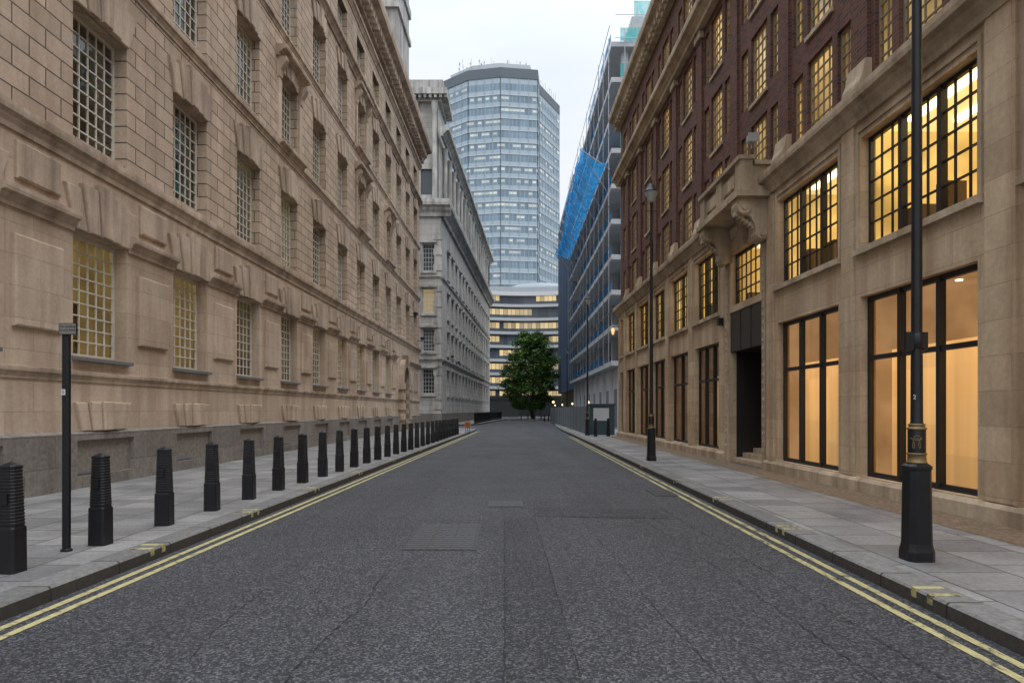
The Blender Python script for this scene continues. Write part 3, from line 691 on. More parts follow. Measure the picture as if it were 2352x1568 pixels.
def wig(p,q,n,amp,k):
    out=[]
    for i in range(n+1):
        t=i/n; out.append((p[0]+(q[0]-p[0])*t+random.uniform(-amp,amp)*(0<i<n),p[1]+(q[1]-p[1])*t+random.uniform(-amp,amp)*(0<i<n),random.uniform(.001,.012)*k))
    return out
mb=MB()
cr=[[(-.11,10.1),(-.03,2.5)],[(.34,10.1),(.43,2.5)],[(.35,10.98),(2.35,10.85)],[(.35,10.2),(2.3,10.02)],[(.35,10.2),(.35,11)],
    [(-1.18,7.2),(-1.24,6.3),(-1.2,5.6),(-1.28,5.0),(-1.34,4.2),(-1.33,3.2)],
    [(1.9,9.8),(2.02,8.0),(2.1,6.2),(2.15,4.6),(2.2,3.2)],[(2.4,12),(2.45,9),(2.52,6.5),(2.55,4)],
    [(-2.2,6.0),(-2.15,5.0),(-2.05,4.2),(-2.0,3.0)],[(-1.2,9.0),(-2.0,9.3),(-2.9,9.5)],[(1.0,10),(1.1,7.5),(1.15,5.5),(1.25,4.0)],
    [(1.1,25),(1.3,18),(1.4,13),(1.5,11)],[(-1.3,30),(-1.5,20),(-1.55,13),(-1.6,9.8)],[(2.2,30),(2.3,20),(2.3,13)],[(.2,40),(.1,25),(-.0,13)],
    [(-3.2,7.4),(-2.6,7.2),(-1.45,7.9)],[(-.4,9.0),(-.1,9.1)],[(-3.0,14),(-2.95,11),(-3.0,8.5)]]
for i,c in enumerate(cr):
    for a,b in zip(c[:-1],c[1:]):
        L=math.dist(a,b); ribbon('',wig(a,b,max(3,int(L/.07)),.014 if i>4 else .006,.95 if i<8 else .6),.01,.0085,None,mb)
mb.obj('road_cracks',[M['crack']],None,kind='structure')
ifr=simple('worn_iron_frame',(.05,.05,.052),.5,.4)
def cover(u0,u1,y0,y1,lab,nx,ny):
    o=top('manhole_cover',lab,'manhole cover',((u0+u1)/2,(y0+y1)/2,.0))
    w=(u1-u0)/2;h=(y1-y0)/2
    mb=MB(); mb.box(-w,w,-h,h,-.01,.006); mb.obj('cover_frame',[ifr],o)
    mb=MB()
    for i in range(nx):
        for j in range(ny):
            x0=-w+.02+(2*w-.04)*i/nx; x1=x0+(2*w-.04)/nx-.014; a=-h+.02+(2*h-.04)*j/ny; b=a+(2*h-.04)/ny-.02
            mb.box(x0,x1,a,b,.006,.012)
    mb.obj('cover_plate',[M['iron']],o)
cover(-1.25,-.42,7.75,9.5,'large ribbed iron utility cover set in the asphalt',3,14)
cover(-.4,.18,11.2,11.9,'small rectangular iron cover set in the asphalt',2,6)
cover(2.65,3.1,12.6,13.6,'iron drain grating beside the kerb',6,3)

# ================================================================== BOLLARDS
def bollard_parts():
    a=MB(); a.cham([(.094,0),(.091,.40),(.086,.415)],.2)
    prof=[(.084,.41)]
    n=17
    for i in range(n):
        z=.43+i*.030; w=.086-.016*i/n
        prof+=[(w-.003,z),(w+.001,z+.006),(w+.001,z+.021),(w-.003,z+.026)]
    prof.append((.068,.945))
    b=MB(); b.cham(prof,.3)
    for sy_ in (-1,1): b.box(-.035,.035,sy_*.082-.012,sy_*.082+.012,.62,.72)
    c=MB(); c.cham([(.070,.943),(.073,.95),(.073,.965),(.068,.972),(.004,1.005)],.3)
    return [('bollard_base',a.data('bollard_base',[M['black']])),('ribbed_shaft',b.data('ribbed_shaft',[M['black']])),('bollard_cap',c.data('bollard_cap',[M['black']]))]
BP=bollard_parts()
def bollard(x,y,z=.12,lab='black ribbed cast iron bollard standing on the pavement',grp='bollards along the kerb',rz=0,tilt=0):
    o=top('bollard',lab,'bollard',(x,y,z),rz,grp); o.rotation_euler=(tilt,tilt*.6,rz)
    for n,d in BP: link(n,d,o)
Y=6.22
while Y<40.5:
    X=-4.565+.0436*(Y-6.22); X=min(X,KL(Y)-.3)
    bollard(X,Y,rz=R(random.uniform(-5,5)),tilt=R(random.uniform(-.7,.7))); Y+=1.265
for x,y in ((4.0,84),(4.6,86),(3.4,101.8),(2.4,102.6),(1.4,104.5),(4.4,103)): bollard(x,y,lab='small black bollard near the tree',grp='bollards near the tree')
for x,y in ((4.6,37.6),(5.3,37.6)): bollard(x,y,lab='black bollard in front of the hoarding',grp='bollards by the hoarding')

# ================================================================== LAMPS
def text_mesh(txt,size,ext=.001):
    cu=bpy.data.curves.new('t','FONT'); cu.body=txt; cu.size=size; cu.extrude=ext; cu.align_x='CENTER'; cu.align_y='CENTER'
    o=bpy.data.objects.new('t',cu); COL.objects.link(o)
    dg=bpy.context.evaluated_depsgraph_get(); me=bpy.data.meshes.new_from_object(o.evaluated_get(dg))
    bpy.data.objects.remove(o); me.materials.clear(); return me
def lamp_parts():
    P=[]
    a=MB(); a.cham([(.132,0),(.132,.09),(.122,.13),(.115,.17),(.106,.88),(.114,.90),(.114,.925),(.085,.95)],.38); P.append(('lamp_base',a.data('lamp_base',[M['black']])))
    b=MB(); b.lathe([(.075,.94),(.08,1.0),(.08,1.28),(.07,1.31),(.056,1.36),(.053,2.0),(.05,2.05),(.048,4.5),(.038,7.0),(.034,7.35),(.055,7.38),(.055,7.42),(.03,7.45)],20)
    P.append(('lamp_shaft',b.data('lamp_shaft',[M['black']])))
    for prs in (((.96,.094),(1.045,.09)),((1.29,.09),(1.33,.077))):
        c=MB()
        (z0,r0),(z1,r1)=prs
        c.lathe([(r0-.02,z0-.012),(r0,z0-.006),(r0,z0+.006),(r0-.008,z0+.012),(r1-.009,z1-.012),(r1,z1-.006),(r1,z1+.006),(r1-.02,z1+.012)],20)
        P.append(('gold_ring',c.data('gold_ring',[M['gold']])))
    d=MB(); d.lathe([(.05,7.45),(.09,7.5),(.11,7.56),(.19,7.72),(.2,7.74)],20); P.append(('lamp_lantern',d.data('lamp_lantern',[simple('lantern_glass',(.35,.36,.36),.15)])))
    e=MB(); e.lathe([(.205,7.735),(.205,7.76),(.17,7.8),(.12,7.86),(.1,7.93),(.05,7.97),(.02,8.0),(.035,8.04),(.02,8.09),(.003,8.17)],20); P.append(('lamp_hood',e.data('lamp_hood',[M['black']])))
    f=MB(); f.tube((-.16,0,7.2),(.16,0,7.2),.012); P.append(('ladder_bar',f.data('ladder_bar',[M['black']])))
    return P
LP=lamp_parts()
def lamp(x,y,lab):
    o=top('street_lamp',lab,'street lamp',(x,y,.12),0,'street lamps on the pavement')
    for n,d in LP: link(n,d,o)
    return o
L1=lamp(3.99,6.73,'tall black street lamp with gold rings and monogram on its base')
mb=MB(); mb.box(-.125,-.05,-.04,.0,2.06,2.24); mb.box(.050,.095,-.03,.03,2.06,2.24); mb.lathe([(.060,2.08),(.064,2.085),(.064,2.22),(.060,2.225)],16)
mb.obj('sign_bracket',[M['black']],L1)
me=text_mesh('2',.06); me.materials.append(M['cream']); t=link('lamp_number',me,L1,(-.045,-.040,1.60)); t.rotation_euler=(R(90),0,R(-48))
mb=MB(); pts=[]
rd_=.082
for i in range(41):
    a=i/40*4*math.pi; xx=-.055+.10*i/40+.018*math.sin(a); zz=1.15+.05*math.cos(a)
    yy=-math.sqrt(max(.0001,rd_**2-xx*xx)); pts.append((xx,yy,zz))
for p,q in zip(pts[:-1],pts[1:]): mb.tube(p,q,.004,6)
pts=[( .03*math.cos(a),-math.sqrt(rd_**2-(.03*math.cos(a))**2),1.20+.02*math.sin(a)) for a in [i*math.pi/8 for i in range(17)]]
for p,q in zip(pts[:-1],pts[1:]): mb.tube(p,q,.004,6)
g=mb.obj('gold_monogram',[M['gold']],L1); g.rotation_euler=(0,0,R(-28))
lamp(4.02,19.7,'tall black street lamp with a glass lantern outside the stone shopfronts')
lamp(4.3,38.9,'tall black street lamp beside the building site hoarding')
lamp(5.9,73,'tall black street lamp near the far junction')

S=top('sign_post','slim black post with a small no loading plate','sign post',(-4.66,7.14,.12))
mb=MB(); mb.cham([(.05,0),(.05,.02),(.036,.03),(.036,2.28),(.03,2.29)],.5); mb.obj('post',[M['black']],S)
mb=MB(); mb.box(-.04,.145,-.062,-.045,2.255,2.375,0); mb.box(-.033,.138,-.064,-.0605,2.262,2.368,1); mb.box(-.035,.035,-.047,.035,2.28,2.34,0)
pl=mb.obj('sign_plate',[M['black'],simple('sign_face_grey',(.16,.155,.145),.5,var=.1)],S)
lb=simple('sign_letters_black',(.01,.01,.01),.6)
me=text_mesh('No loading\nat any time',.036,.0006); me.materials.append(lb); t=link('sign_lettering',me,pl,(.0525,-.0655,2.322)); t.rotation_euler=(R(90),0,0)
mb=MB(); mb.box(-.03,.012,-.0395,-.0365,1.63,1.69); st=mb.obj('sticker',[M['white']],S)
me=text_mesh('0',.05,.0006); me.materials.append(lb); t=link('sticker_number',me,st,(-.009,-.041,1.66)); t.rotation_euler=(R(90),0,0)

def seccam(x,y,z,dirx=1):
    o=top('security_camera','black security camera on a bracket fixed to the stone wall','security camera',(x,y,z),0,'security cameras on the walls')
    mb=MB(); mb.tube((0,0,0),(.5*dirx,0,0),.03); mb.tube((.5*dirx,0,0),(.5*dirx,0,.12),.025); mb.obj('camera_bracket',[M['black']],o)
    mb=MB(); mb.box(.38*dirx-.02,.62*dirx+.02,-.35,.15,.1,.28); mb.tube((.5*dirx,-.36,.19),(.5*dirx,-.42,.19),.06,10); mb.obj('camera_housing',[M['black']],o)
seccam(-7.75,51.5,8.6); seccam(-7.7,55.0,7.1); seccam(-6.6,70,6.8); seccam(-6.4,76,6.6)
o=top('floodlight','small grey floodlight on the balcony parapet','floodlight',(5.65,16.1,7.75))
mb=MB(); mb.tube((0,0,0),(0,0,.15),.02); mb.obj('floodlight_stem',[M['steel']],o)
mb=MB(); mb.box(-.1,.1,-.12,.08,.14,.30); mb.box(-.12,.12,-.14,-.115,.12,.32); mb.obj('floodlight_head',[M['steel']],o)
o=top('wall_lamp','small black box wall lamp on the stone pier','wall lamp',(6.12,19.98,4.05))
mb=MB(); mb.box(-.1,.05,-.08,.08,0,.22); mb.obj('lamp_body',[M['black']],o)
mb=MB(); mb.box(-.09,.0,-.07,.07,-.02,.0); mb.obj('lamp_lens',[M['steel']],o)
o=top('lantern','gold lit wall lantern at the brick building corner','lantern',(5.9,37.9,5.7))
mb=MB(); mb.tube((.1,0,.5),(-.35,0,.5),.03); mb.tube((-.3,0,.5),(-.3,0,.42),.02); mb.obj('lantern_bracket',[M['black']],o)
mb=MB(); mb.lathe([(.05,.05),(.11,.3),(.04,.42)],8,-.3,0,smooth=False); mb.obj('lantern_glass',[lamp_mat('lantern_glow',(1,.5,.15),1.3)],o)

o=top('road_works_sign','small orange temporary road sign on a stand','road sign',(-2.7,41.5,.12))
mb=MB(); mb.tube((-.12,0,0),(-.10,0,.5),.018); mb.tube((.12,0,0),(.10,0,.5),.018); mb.tube((0,.3,0),(0,0,.5),.018); mb.obj('sign_stand',[M['black']],o)
mb=MB(); mb.box(-.18,.18,-.03,-.01,.42,.74,0); mb.box(-.13,.13,-.034,-.0305,.60,.65,1); mb.box(-.11,.11,-.034,-.0305,.49,.54,1); mb.obj('sign_face',[M['orange'],M['darkpanel']],o)

# ================================================================== FAR LEFT PORTLAND BUILDING
PB=top('portland_stone_building','pale grey classical stone office block with cornices and copper roof','building',(0,0,0))
sl=.047; X0=-6.85
class WB(MB):
    def add(s,pts,faces,m=0,smooth=False):
        super().add([(X0+sl*(p[0]-66)+p[1],p[0],p[2]) for p in pts],faces,m,smooth)
ZC=20.2; ZT=28.0; YE=125
scol=[70.0+3.35*i for i in range(16)]
srow=[(3.1,2.4),(7.2,2.2),(10.9,2.4),(15.0,2.6)]
ops=[(u,u+1.5,z,z+h) for u in scol for z,h in srow]
wb=WB(); facade(wb,66,YE,1.2,ZC,ops,0,.3,lambda z:0)
facade(wb,66,YE,0,1.2,[],.08,.1,lambda z:1)
def front(mb,x0,x1,z0,z1,ops,y,depth,m=0):
    t=MB(); facade(t,x0,x1,z0,z1,ops,0,depth,lambda z:m)
    b=len(mb.v); mb.v+=[(p[0],y-p[1],p[2]) for p in t.v]
    for f,mi in zip(t.f,t.m): mb.f.append([b+i for i in f]); mb.m.append(mi); mb.sm.append(False)
fops=[(x,x+1.15,z,z+h) for x in (-8.65,-12.0,-15.4) for z,h in srow]
front(wb,-24,X0,1.2,ZC,fops,66,.3); front(wb,-24,X0+.08,0,1.2,[],65.92,.1,1)
wb.obj('wall',[M['portland'],M['granite']],PB)
mb=WB()
for u in scol:
    for z,h in srow:
        mb.box(u-.15,u+1.65,-.02,.22,z+h+.12,z+h+.34); mb.box(u-.1,u+1.6,-.02,.14,z-.22,z-.06)
mb.obj('window_hoods',[M['portland_trim']],PB,kind='stuff')
mb=MB()
for x in (-8.65,-12.0,-15.4):
    for z,h in srow:
        mb.box(x-.16,x-.02,65.93,66.02,z-.05,z+h+.1); mb.box(x+1.17,x+1.31,65.93,66.02,z-.05,z+h+.1); mb.box(x-.25,x+1.4,65.8,66.02,z+h+.1,z+h+.3); mb.box(x-.2,x+1.35,65.85,66.02,z-.25,z-.05)
for z in (1.6,2.5,4.9,5.7,8.0,9.5,11.5,13,15,16.5,18):
    mb.box(X0-.75,X0+.06,65.94,66.3,z,z+.62)
mb.obj('front_window_surrounds',[M['portland_trim']],PB,kind='stuff')
wb=WB()
ops2=[(u,u+1.4,22.4,24.9) for u in scol]+[(u,u+1.4,25.9,27.1) for u in scol]
facade(wb,66.6,YE,ZC,ZT,ops2,-.35,.3,lambda z:0)
for u in scol:
    for z0_,z1_ in ((22.4,24.9),(25.9,27.1)): wb.quad((u,-.6,z0_),(u+1.4,-.6,z0_),(u+1.4,-.6,z1_),(u,-.6,z1_),1)
front(wb,-24,X0-.4,ZC,31.5,[(x,x+1.15,22.5,25) for x in (-8.9,-12.0)],66.5,.3)
for x in (-8.9,-12.0):
    b=len(wb.v); wb.v+=[(x,66.75,22.5),(x+1.15,66.75,22.5),(x+1.15,66.75,25),(x,66.75,25)]; wb.f.append([b,b+1,b+2,b+3]); wb.m.append(1); wb.sm.append(False)
facade(wb,66.6,71,ZT,31.5,[],-.4,.1,lambda z:0)
wb.quad((71,-.4,ZT),(71,-12,ZT),(71,-12,31.5),(71,-.4,31.5))
wb.obj('attic_storey',[M['portland'],M['darkglass']],PB)
for z,h,p in ((ZC,1.5,.95),(6.2,.35,.2),(14.2,.3,.15),(ZT,.9,.8)):
    wb=WB(); wb.cornice(65.9,YE,z,h,p); wb.obj('cornice',[M['portland_trim']],PB)
for z,h,p in ((ZC,1.5,.95),(6.2,.35,.2),(14.2,.3,.15)):
    mb=MB()
    pr=[(66.1,z),(66-.25*p,z),(66-.3*p,z+.22*h),(66-.55*p,z+.4*h),(66-.6*p,z+.55*h),(66-.95*p,z+.62*h),(66-p,z+.8*h),(66-p,z+h),(66.1,z+h)]
    mb.prism(pr,'x',-24,X0+p*.99); mb.obj('front_cornice',[M['portland_trim']],PB)
mb=MB()
for k_,(p,zz,hh) in enumerate(((.4,31.4,.5),(1.0,31.9,.6),(.6,32.5,.9))):
    mb.box(-24,X0-.4+p,66.5-p,71+p,zz,zz+hh)
for i in range(24): mb.box(-18+.5*i,-17.75+.5*i,65.62,66.1,31.6,31.9)
mb.obj('parapet_cornice',[M['portland_trim']],PB)
for x in (-7.5,-9.4,-10.6):
    mb=MB(); mb.lathe([(.32,21.7),(.32,22.0),(.26,22.1),(.25,30.4),(.34,30.8),(.36,31.4)],12,x,66.2); mb.obj('column',[M['portland_trim']],PB)
for u in scol:
    mb=MB(); mb.lathe([(.3,21.7),(.24,22.0),(.22,27.2),(.3,27.6),(.3,27.9)],8,X0+sl*(u-66)-.1,u-.9); mb.obj('column',[M['portland_trim']],PB)
mb=MB(); mb.loft([[(-24,67,33.4),(-8.2,67,33.4),(-8.2,82,33.4),(-24,82,33.4)],[(-22,71,36.0),(-11,71,36.0),(-11,78,36.0),(-22,78,36.0)]])
mb.obj('copper_roof',[M['copper']],PB)
mb=MB(); mb.add([(X0-.3,71,ZT+.3),(X0-.3+sl*54,YE,ZT+.3),(-14,YE,ZT+3),(-14,71,ZT+3)],[(0,1,2,3)]); mb.box(-30,X0+sl*59-.01,YE-.4,YE,0,ZT); mb.obj('main_roof',[M['lead']],PB)
fwd={}
for h in (2.4,2.2,2.6):
    f=MB(1); w=1.5; o0=-.22
    f.box(0,w,o0-.06,o0,0,.08); f.box(0,w,o0-.06,o0,h-.08,h); f.box(0,.08,o0-.06,o0,.08,h-.08); f.box(w-.08,w,o0-.06,o0,.08,h-.08)
    for i in range(1,4): f.box(w*i/4-.02,w*i/4+.02,o0-.04,o0-.01,.08,h-.08)
    for j in range(1,6): f.box(.08,w-.08,o0-.045,o0-.005,h*j/6-.02,h*j/6+.02)
    g=MB(1); g.quad((.04,-.27,.04),(w-.04,-.27,.04),(w-.04,-.27,h-.04),(.04,-.27,h-.04))
    fwd[h]=(f.data('window',[M['framegrey']]),g.data('glass_pane',[M['darkglass']]))
for u in scol:
    for z,h in srow:
        o=link('window',fwd[h][0],PB,(X0+sl*(u-66),u,z)); o.rotation_euler=(0,0,math.pi/2-math.atan(sl)); o.scale=(1,-1,1)
        link('glass_pane',fwd[h][1],o)
for x in (-8.65,-12.0,-15.4):
    for z,h in srow:
        o=link('window',fwd[h][0],PB,(x,66,z)); o.scale=(1.15/1.5,-1,1); link('glass_pane',fwd[h][1],o)
o=top('railing','low black iron railing along the pavement edge','railing',(0,0,0))
mb=MB(); rp=[(-3.9,70.5),(-3.6,76),(-3.2,84),(-2.8,92),(-2.0,100),(-1.6,106)]
for a,b in zip(rp[:-1],rp[1:]):
    mb.tube((*a,1.2),(*b,1.2),.04); mb.tube((*a,.3),(*b,.3),.04)
    n=int(math.dist(a,b)/.3)
    for i in range(n):
        t=i/n; x=a[0]+(b[0]-a[0])*t; y=a[1]+(b[1]-a[1])*t; mb.tube((x,y,.12),(x,y,1.25),.025,4)
mb.obj('rails',[M['black']],o)

# ================================================================== TOWER
T=top('office_tower','tall faceted glass office tower with antennas on its roof','tower',(0,0,0))
tp=[(-21.2,206),(-12.8,199),(-3.3,197),(7.5,198.6),(8.4,207.5),(15.4,222),(14,240),(-6,250),(-19,238)]
curtain('curtain_wall',tp,0,97.4,M['tower'],T)
def insetp(pts,d):
    cx=sum(p[0] for p in pts)/len(pts); cy=sum(p[1] for p in pts)/len(pts)
    return [(p[0]+(cx-p[0])*d,p[1]+(cy-p[1])*d) for p in pts]
mb=MB(); mb.prism(insetp(tp,-.008),'z',97.4,100.2); mb.obj('roof_band',[simple('slate_band',(.09,.11,.13),.5)],T)
mb=MB(); mb.prism(insetp(tp[:4]+tp[6:],.16),'z',100.2,103.2); mb.prism(insetp(tp[:4]+tp[6:],.3),'z',103.2,104.2); mb.obj('roof_plant',[simple('pale_plant_screen',(.42,.45,.48),.6)],T)
mb=MB()
for i in range(27):
    z=3.42*(i+1)
    for a,b in zip(tp[:5],tp[1:6]):
        d=Vector((b[0]-a[0],b[1]-a[1])).normalized(); nrm=Vector((d.y,-d.x))*.12
        mb.loft([[(a[0]+nrm.x,a[1]+nrm.y,z),(b[0]+nrm.x,b[1]+nrm.y,z),(b[0],b[1],z),(a[0],a[1],z)],[(a[0]+nrm.x,a[1]+nrm.y,z+.26),(b[0]+nrm.x,b[1]+nrm.y,z+.26),(b[0],b[1],z+.26),(a[0],a[1],z+.26)]])
mb.obj('floor_bands',[simple('pale_floor_band',(.44,.50,.54),.6)],T)
mb=MB()
for a,b in zip(tp[:5],tp[1:6]):
    L=math.dist(a,b); n=max(1,int(L/2.3)); d=((b[0]-a[0])/L,(b[1]-a[1])/L)
    for i in range(n+1):
        x=a[0]+d[0]*L*i/n; y=a[1]+d[1]*L*i/n; mb.tube((x,y-.12,0),(x,y-.12,97.4),.08,4)
mb.obj('mullion_fins',[simple('pale_fin',(.38,.44,.48),.6)],T)
mb=MB()
for i in range(70):
    x=random.uniform(-16,5); y=random.uniform(201,210); h=random.choice([.5,.8,1.2,1.6,2.4]); mb.tube((x,y,102),(x,y,103.3+h),.06,4)
    if random.random()<.4: mb.box(x-.16,x+.16,y-.1,y+.1,103.2+h*.5,103.2+h)
for i in range(8): mb.tube((8.9+i*.7,209+i*1.2,100),(8.9+i*.7,209+i*1.2,101+random.random()*1.5),.06,4)
mb.obj('antennas',[simple('antenna_grey',(.30,.32,.35),.5)],T,kind='stuff')

C=top('curved_office_block','low curved office block with white bands and lit windows','building',(0,0,0))
cx,cy,rad=3,132,18
def arc(r,n=48,a0=176,a1=4): return [(cx+1.15*r*math.cos(R(a0+(a1-a0)*i/n)),cy+r*math.sin(R(a0+(a1-a0)*i/n))) for i in range(n+1)]
curtain('glazing',arc(rad+.6),4.0,26.6,M['curved'],C,closed=False)
def band(mb,r0,r1,z0,z1,m=0):
    A=arc(r0);B=arc(r1)
    for i in range(len(A)-1):
        mb.add([(*A[i],z0),(*A[i+1],z0),(*A[i+1],z1),(*A[i],z1),(*B[i],z0),(*B[i+1],z0),(*B[i+1],z1),(*B[i],z1)],[(0,1,2,3),(4,5,6,7),(0,1,5,4),(3,2,6,7)],m)
for z in (6.05,9.05,12.05,15.05,18.05,21.05,24.05):
    mb=MB(); band(mb,rad-.1,rad+1.2,z,z+.62); mb.obj('pale_band',[M['bandgrey']],C)
mb=MB(); band(mb,rad-.4,rad+1.2,26.5,27.4); mb.obj('roof_parapet',[M['white']],C)
mb=MB(); band(mb,rad+3,rad+10,27.4,29.0); mb.obj('setback_roof',[simple('setback_grey',(.32,.35,.38),.5)],C)
mb=MB(); band(mb,rad+.2,rad+1,0,4.6); mb.obj('ground_floor',[simple('dark_ground_floor',(.025,.028,.032),.3)],C)
mb=MB(); mb.lathe([(9,29),(8.6,30),(6.5,30.8),(2,31.2),(.3,31.3)],28,6.5,164)
mb.obj('roof_pavilion',[simple('roof_pavilion_grey',(.22,.25,.28),.5)],C)
o=top('concrete_wall','dark low wall across the far junction','wall',(0,0,0))
mb=MB(); mb.box(-16,1.2,136.5,137.0,.12,3.6); mb.box(-16,1.3,136.4,137.1,3.6,3.75); mb.obj('wall_body',[simple('dark_wall',(.03,.033,.036),.6,var=.3)],o)

# ================================================================== CONSTRUCTION BUILDING
K=top('unfinished_concrete_building','unfinished concrete frame building with blue edge barriers on each floor','building',(0,0,0))
XA=7.9; YA=50.5; YB=87
zf=[5.2+2.62*i for i in range(10)]
for z in zf: one('floor_slab',M['concrete'],K,lambda q:q.box(XA-.55,24,YA,YB,z-.36,z),1)
mb=MB()
for i,z in enumerate(zf[:-1]):
    for j in range(8):
        y=YA+.6+j*4.95; mb.box(XA+.3,XA+.8,y,y+.5,z,z+2.26)
    for x in (12,16): mb.box(x,x+.5,YA+.6,YA+1.1,z,z+2.26)
mb.obj('concrete_columns',[M['concrete']],K,kind='stuff')
mb=MB(); mb.box(XA+3,XA+3.3,YA+1,YB-1,4.9,28.4); mb.obj('core_wall',[simple('grey_core',(.16,.175,.19),.8,var=.4,nscale=.7)],K)
mb=MB(); mb.box(XA+.3,XA+.5,YA+.2,YB,0,4.8)
for j in range(9): mb.box(XA+.0,XA+.3,YA+.3+j*4.5,YA+.75+j*4.5,0,4.8)
for j in range(8): mb.box(XA+.26,XA+.3,YA+1.2+j*4.5,YA+4.2+j*4.5,.2,3.2,1)
mb.obj('ground_floor_cladding',[M['white'],M['greyhoard']],K)
rb=random.Random(11); mb=MB()
for z in zf:
    y=YA
    while y<YB-2:
        L=rb.choice([2.4,3.6,4.8])
        if rb.random()<.78: mb.quad((XA-.58,y,z+.02),(XA-.58,min(YB,y+L),z+.02),(XA-.58,min(YB,y+L),z+rb.choice([.4,.6,.8])),(XA-.58,y,z+.65))
        y+=L+.2
mb.obj('edge_barriers',[M['barrier']],K,kind='stuff')
mb=MB()
for z in zf[-5:]: mb.quad((XA+.1,YA-.06,z+.02),(XA+5.5,YA-.06,z+.02),(XA+5.5,YA-.06,z+1.0),(XA+.1,YA-.06,z+1.0))
mb.quad((9.2,YA+1,31.2),(11.5,YA+1,31.2),(11.5,YA+1,32.4),(9.2,YA+1,32.4))
mb.obj('end_netting',[M['greennet']],K,kind='stuff')
mb=MB(); mb.box(9.0,15,YA+.8,YA+12,28.8,31.1); mb.obj('rooftop_core',[M['concrete']],K)
o=top('scaffolding','galvanised scaffold tubes against the unfinished building','scaffolding',(0,0,0))
mb=MB()
for j in range(13):
    y=YA+j*3.0; mb.tube((XA-.75,y,5),(XA-.75,y,29.0+(j%3)*.5),.03,5)
for z in zf[1::1]:
    mb.tube((XA-.75,YA-.5,z+.9),(XA-.75,YB,z+.9),.025,5)
for j,h in enumerate((29.6,31.2,30.2,32.6,33)): x=XA+.4+j*.9; mb.tube((x,YA-.3,22),(x,YA-.3,h),.03,5)
for z in (23.2,25.8,28.9,30.6): mb.tube((XA-.3,YA-.3,z),(XA+6.5,YA-.3,z),.025,5)
for j in range(9): mb.tube((XA-.4,YA+4*j+2.3,18.2),(5.3,YA+4*j+2.8,21.9),.04,5); mb.tube((XA-.4,YA+4*j+2.3,20.2),(5.3,YA+4*j+2.8,21.9),.04,5)
mb.obj('scaffold_tubes',[M['steel']],o)
o=top('debris_netting','bright blue debris netting fanned out from the building','netting',(0,0,0))
mb=MB(); nx,ny=12,60; vs=[]; rn=random.Random(4)
bump_=[rn.uniform(-1,1) for _ in range(12)]
for j in range(ny+1):
    t=j/ny; seg=t*9; fr_=seg%1; sag=math.sin(math.pi*fr_); bb=bump_[int(seg)%12]*(1-fr_)+bump_[(int(seg)+1)%12]*fr_
    for i in range(nx+1):
        q=i/nx; y=52.5+34*t+.4*bb*q
        if q<.7:
            s_=q/.7; x=7.3+(5.35+.35*t+.22*bb-7.3)*s_+.15*sag*s_; z=20.4+.2*t+s_*1.5-.45*math.sin(math.pi*s_)-.4*sag*s_+.3*(i==0)
        else:
            s_=(q-.7)/.3; x=5.35+.35*t+.22*bb+.15*sag-.10*s_; z=21.7+.2*t-.4*sag-(1.0+.5*bb+.3*sag)*s_
        vs.append((x+rn.uniform(-.03,.03),y,z+rn.uniform(-.05,.05)))
fs=[(j*(nx+1)+i,j*(nx+1)+i+1,(j+1)*(nx+1)+i+1,(j+1)*(nx+1)+i) for j in range(ny) for i in range(nx)]
mb.add(vs,fs,0,True); mb.obj('net_sheet',[M['net']],o)
G=top('blue_glass_building','dark blue glass office building beside the construction site','building',(0,0,0))
curtain('glass_facade',[(8.0,88),(8.0,114),(24,114),(24,88)],4.2,31,M['bluefacade'],G)
mb=MB(); mb.box(7.8,24.2,87.8,114.2,31,31.8)
for i in range(9): mb.box(7.7,8.0,88+i*3.2,88.25+i*3.2,4.2,31)
mb.obj('facade_frame',[simple('blue_steel',(.08,.12,.19),.4)],G)
mb=MB(); mb.box(8.2,24,88.2,113.8,0,4.2); mb.obj('ground_floor',[M['darkpanel']],G)

H=top('site_hoarding','teal painted site hoarding with a blank white panel','hoarding',(0,0,0))
mb=MB(); mb.box(4.5,5.95,39.6,39.7,.12,1.85); mb.box(4.45,6.0,39.55,39.75,1.85,1.93)
mb.obj('front_panel',[M['teal']],H)
mb=MB(); mb.box(4.72,5.62,39.57,39.597,.95,1.68); mb.obj('white_board',[M['white']],H)
mb=MB(); mb.box(4.5,4.6,39.71,80,.12,1.8)
for j in range(17): mb.box(4.46,4.5,40+j*2.44,40.08+j*2.44,.12,1.84)
mb.obj('side_panels',[M['greyhoard']],H)
lg=lamp_mat('site_lamp_glow',(1,.7,.35),2.5)
for x,y in ((4.42,39.5),(4.42,50),(4.42,60),(4.42,70)):
    mb=MB(); mb.lathe([(.02,1.93),(.06,1.97),(.06,2.05),(.02,2.09)],10,x,y); mb.obj('hoarding_lamp',[lg],H)

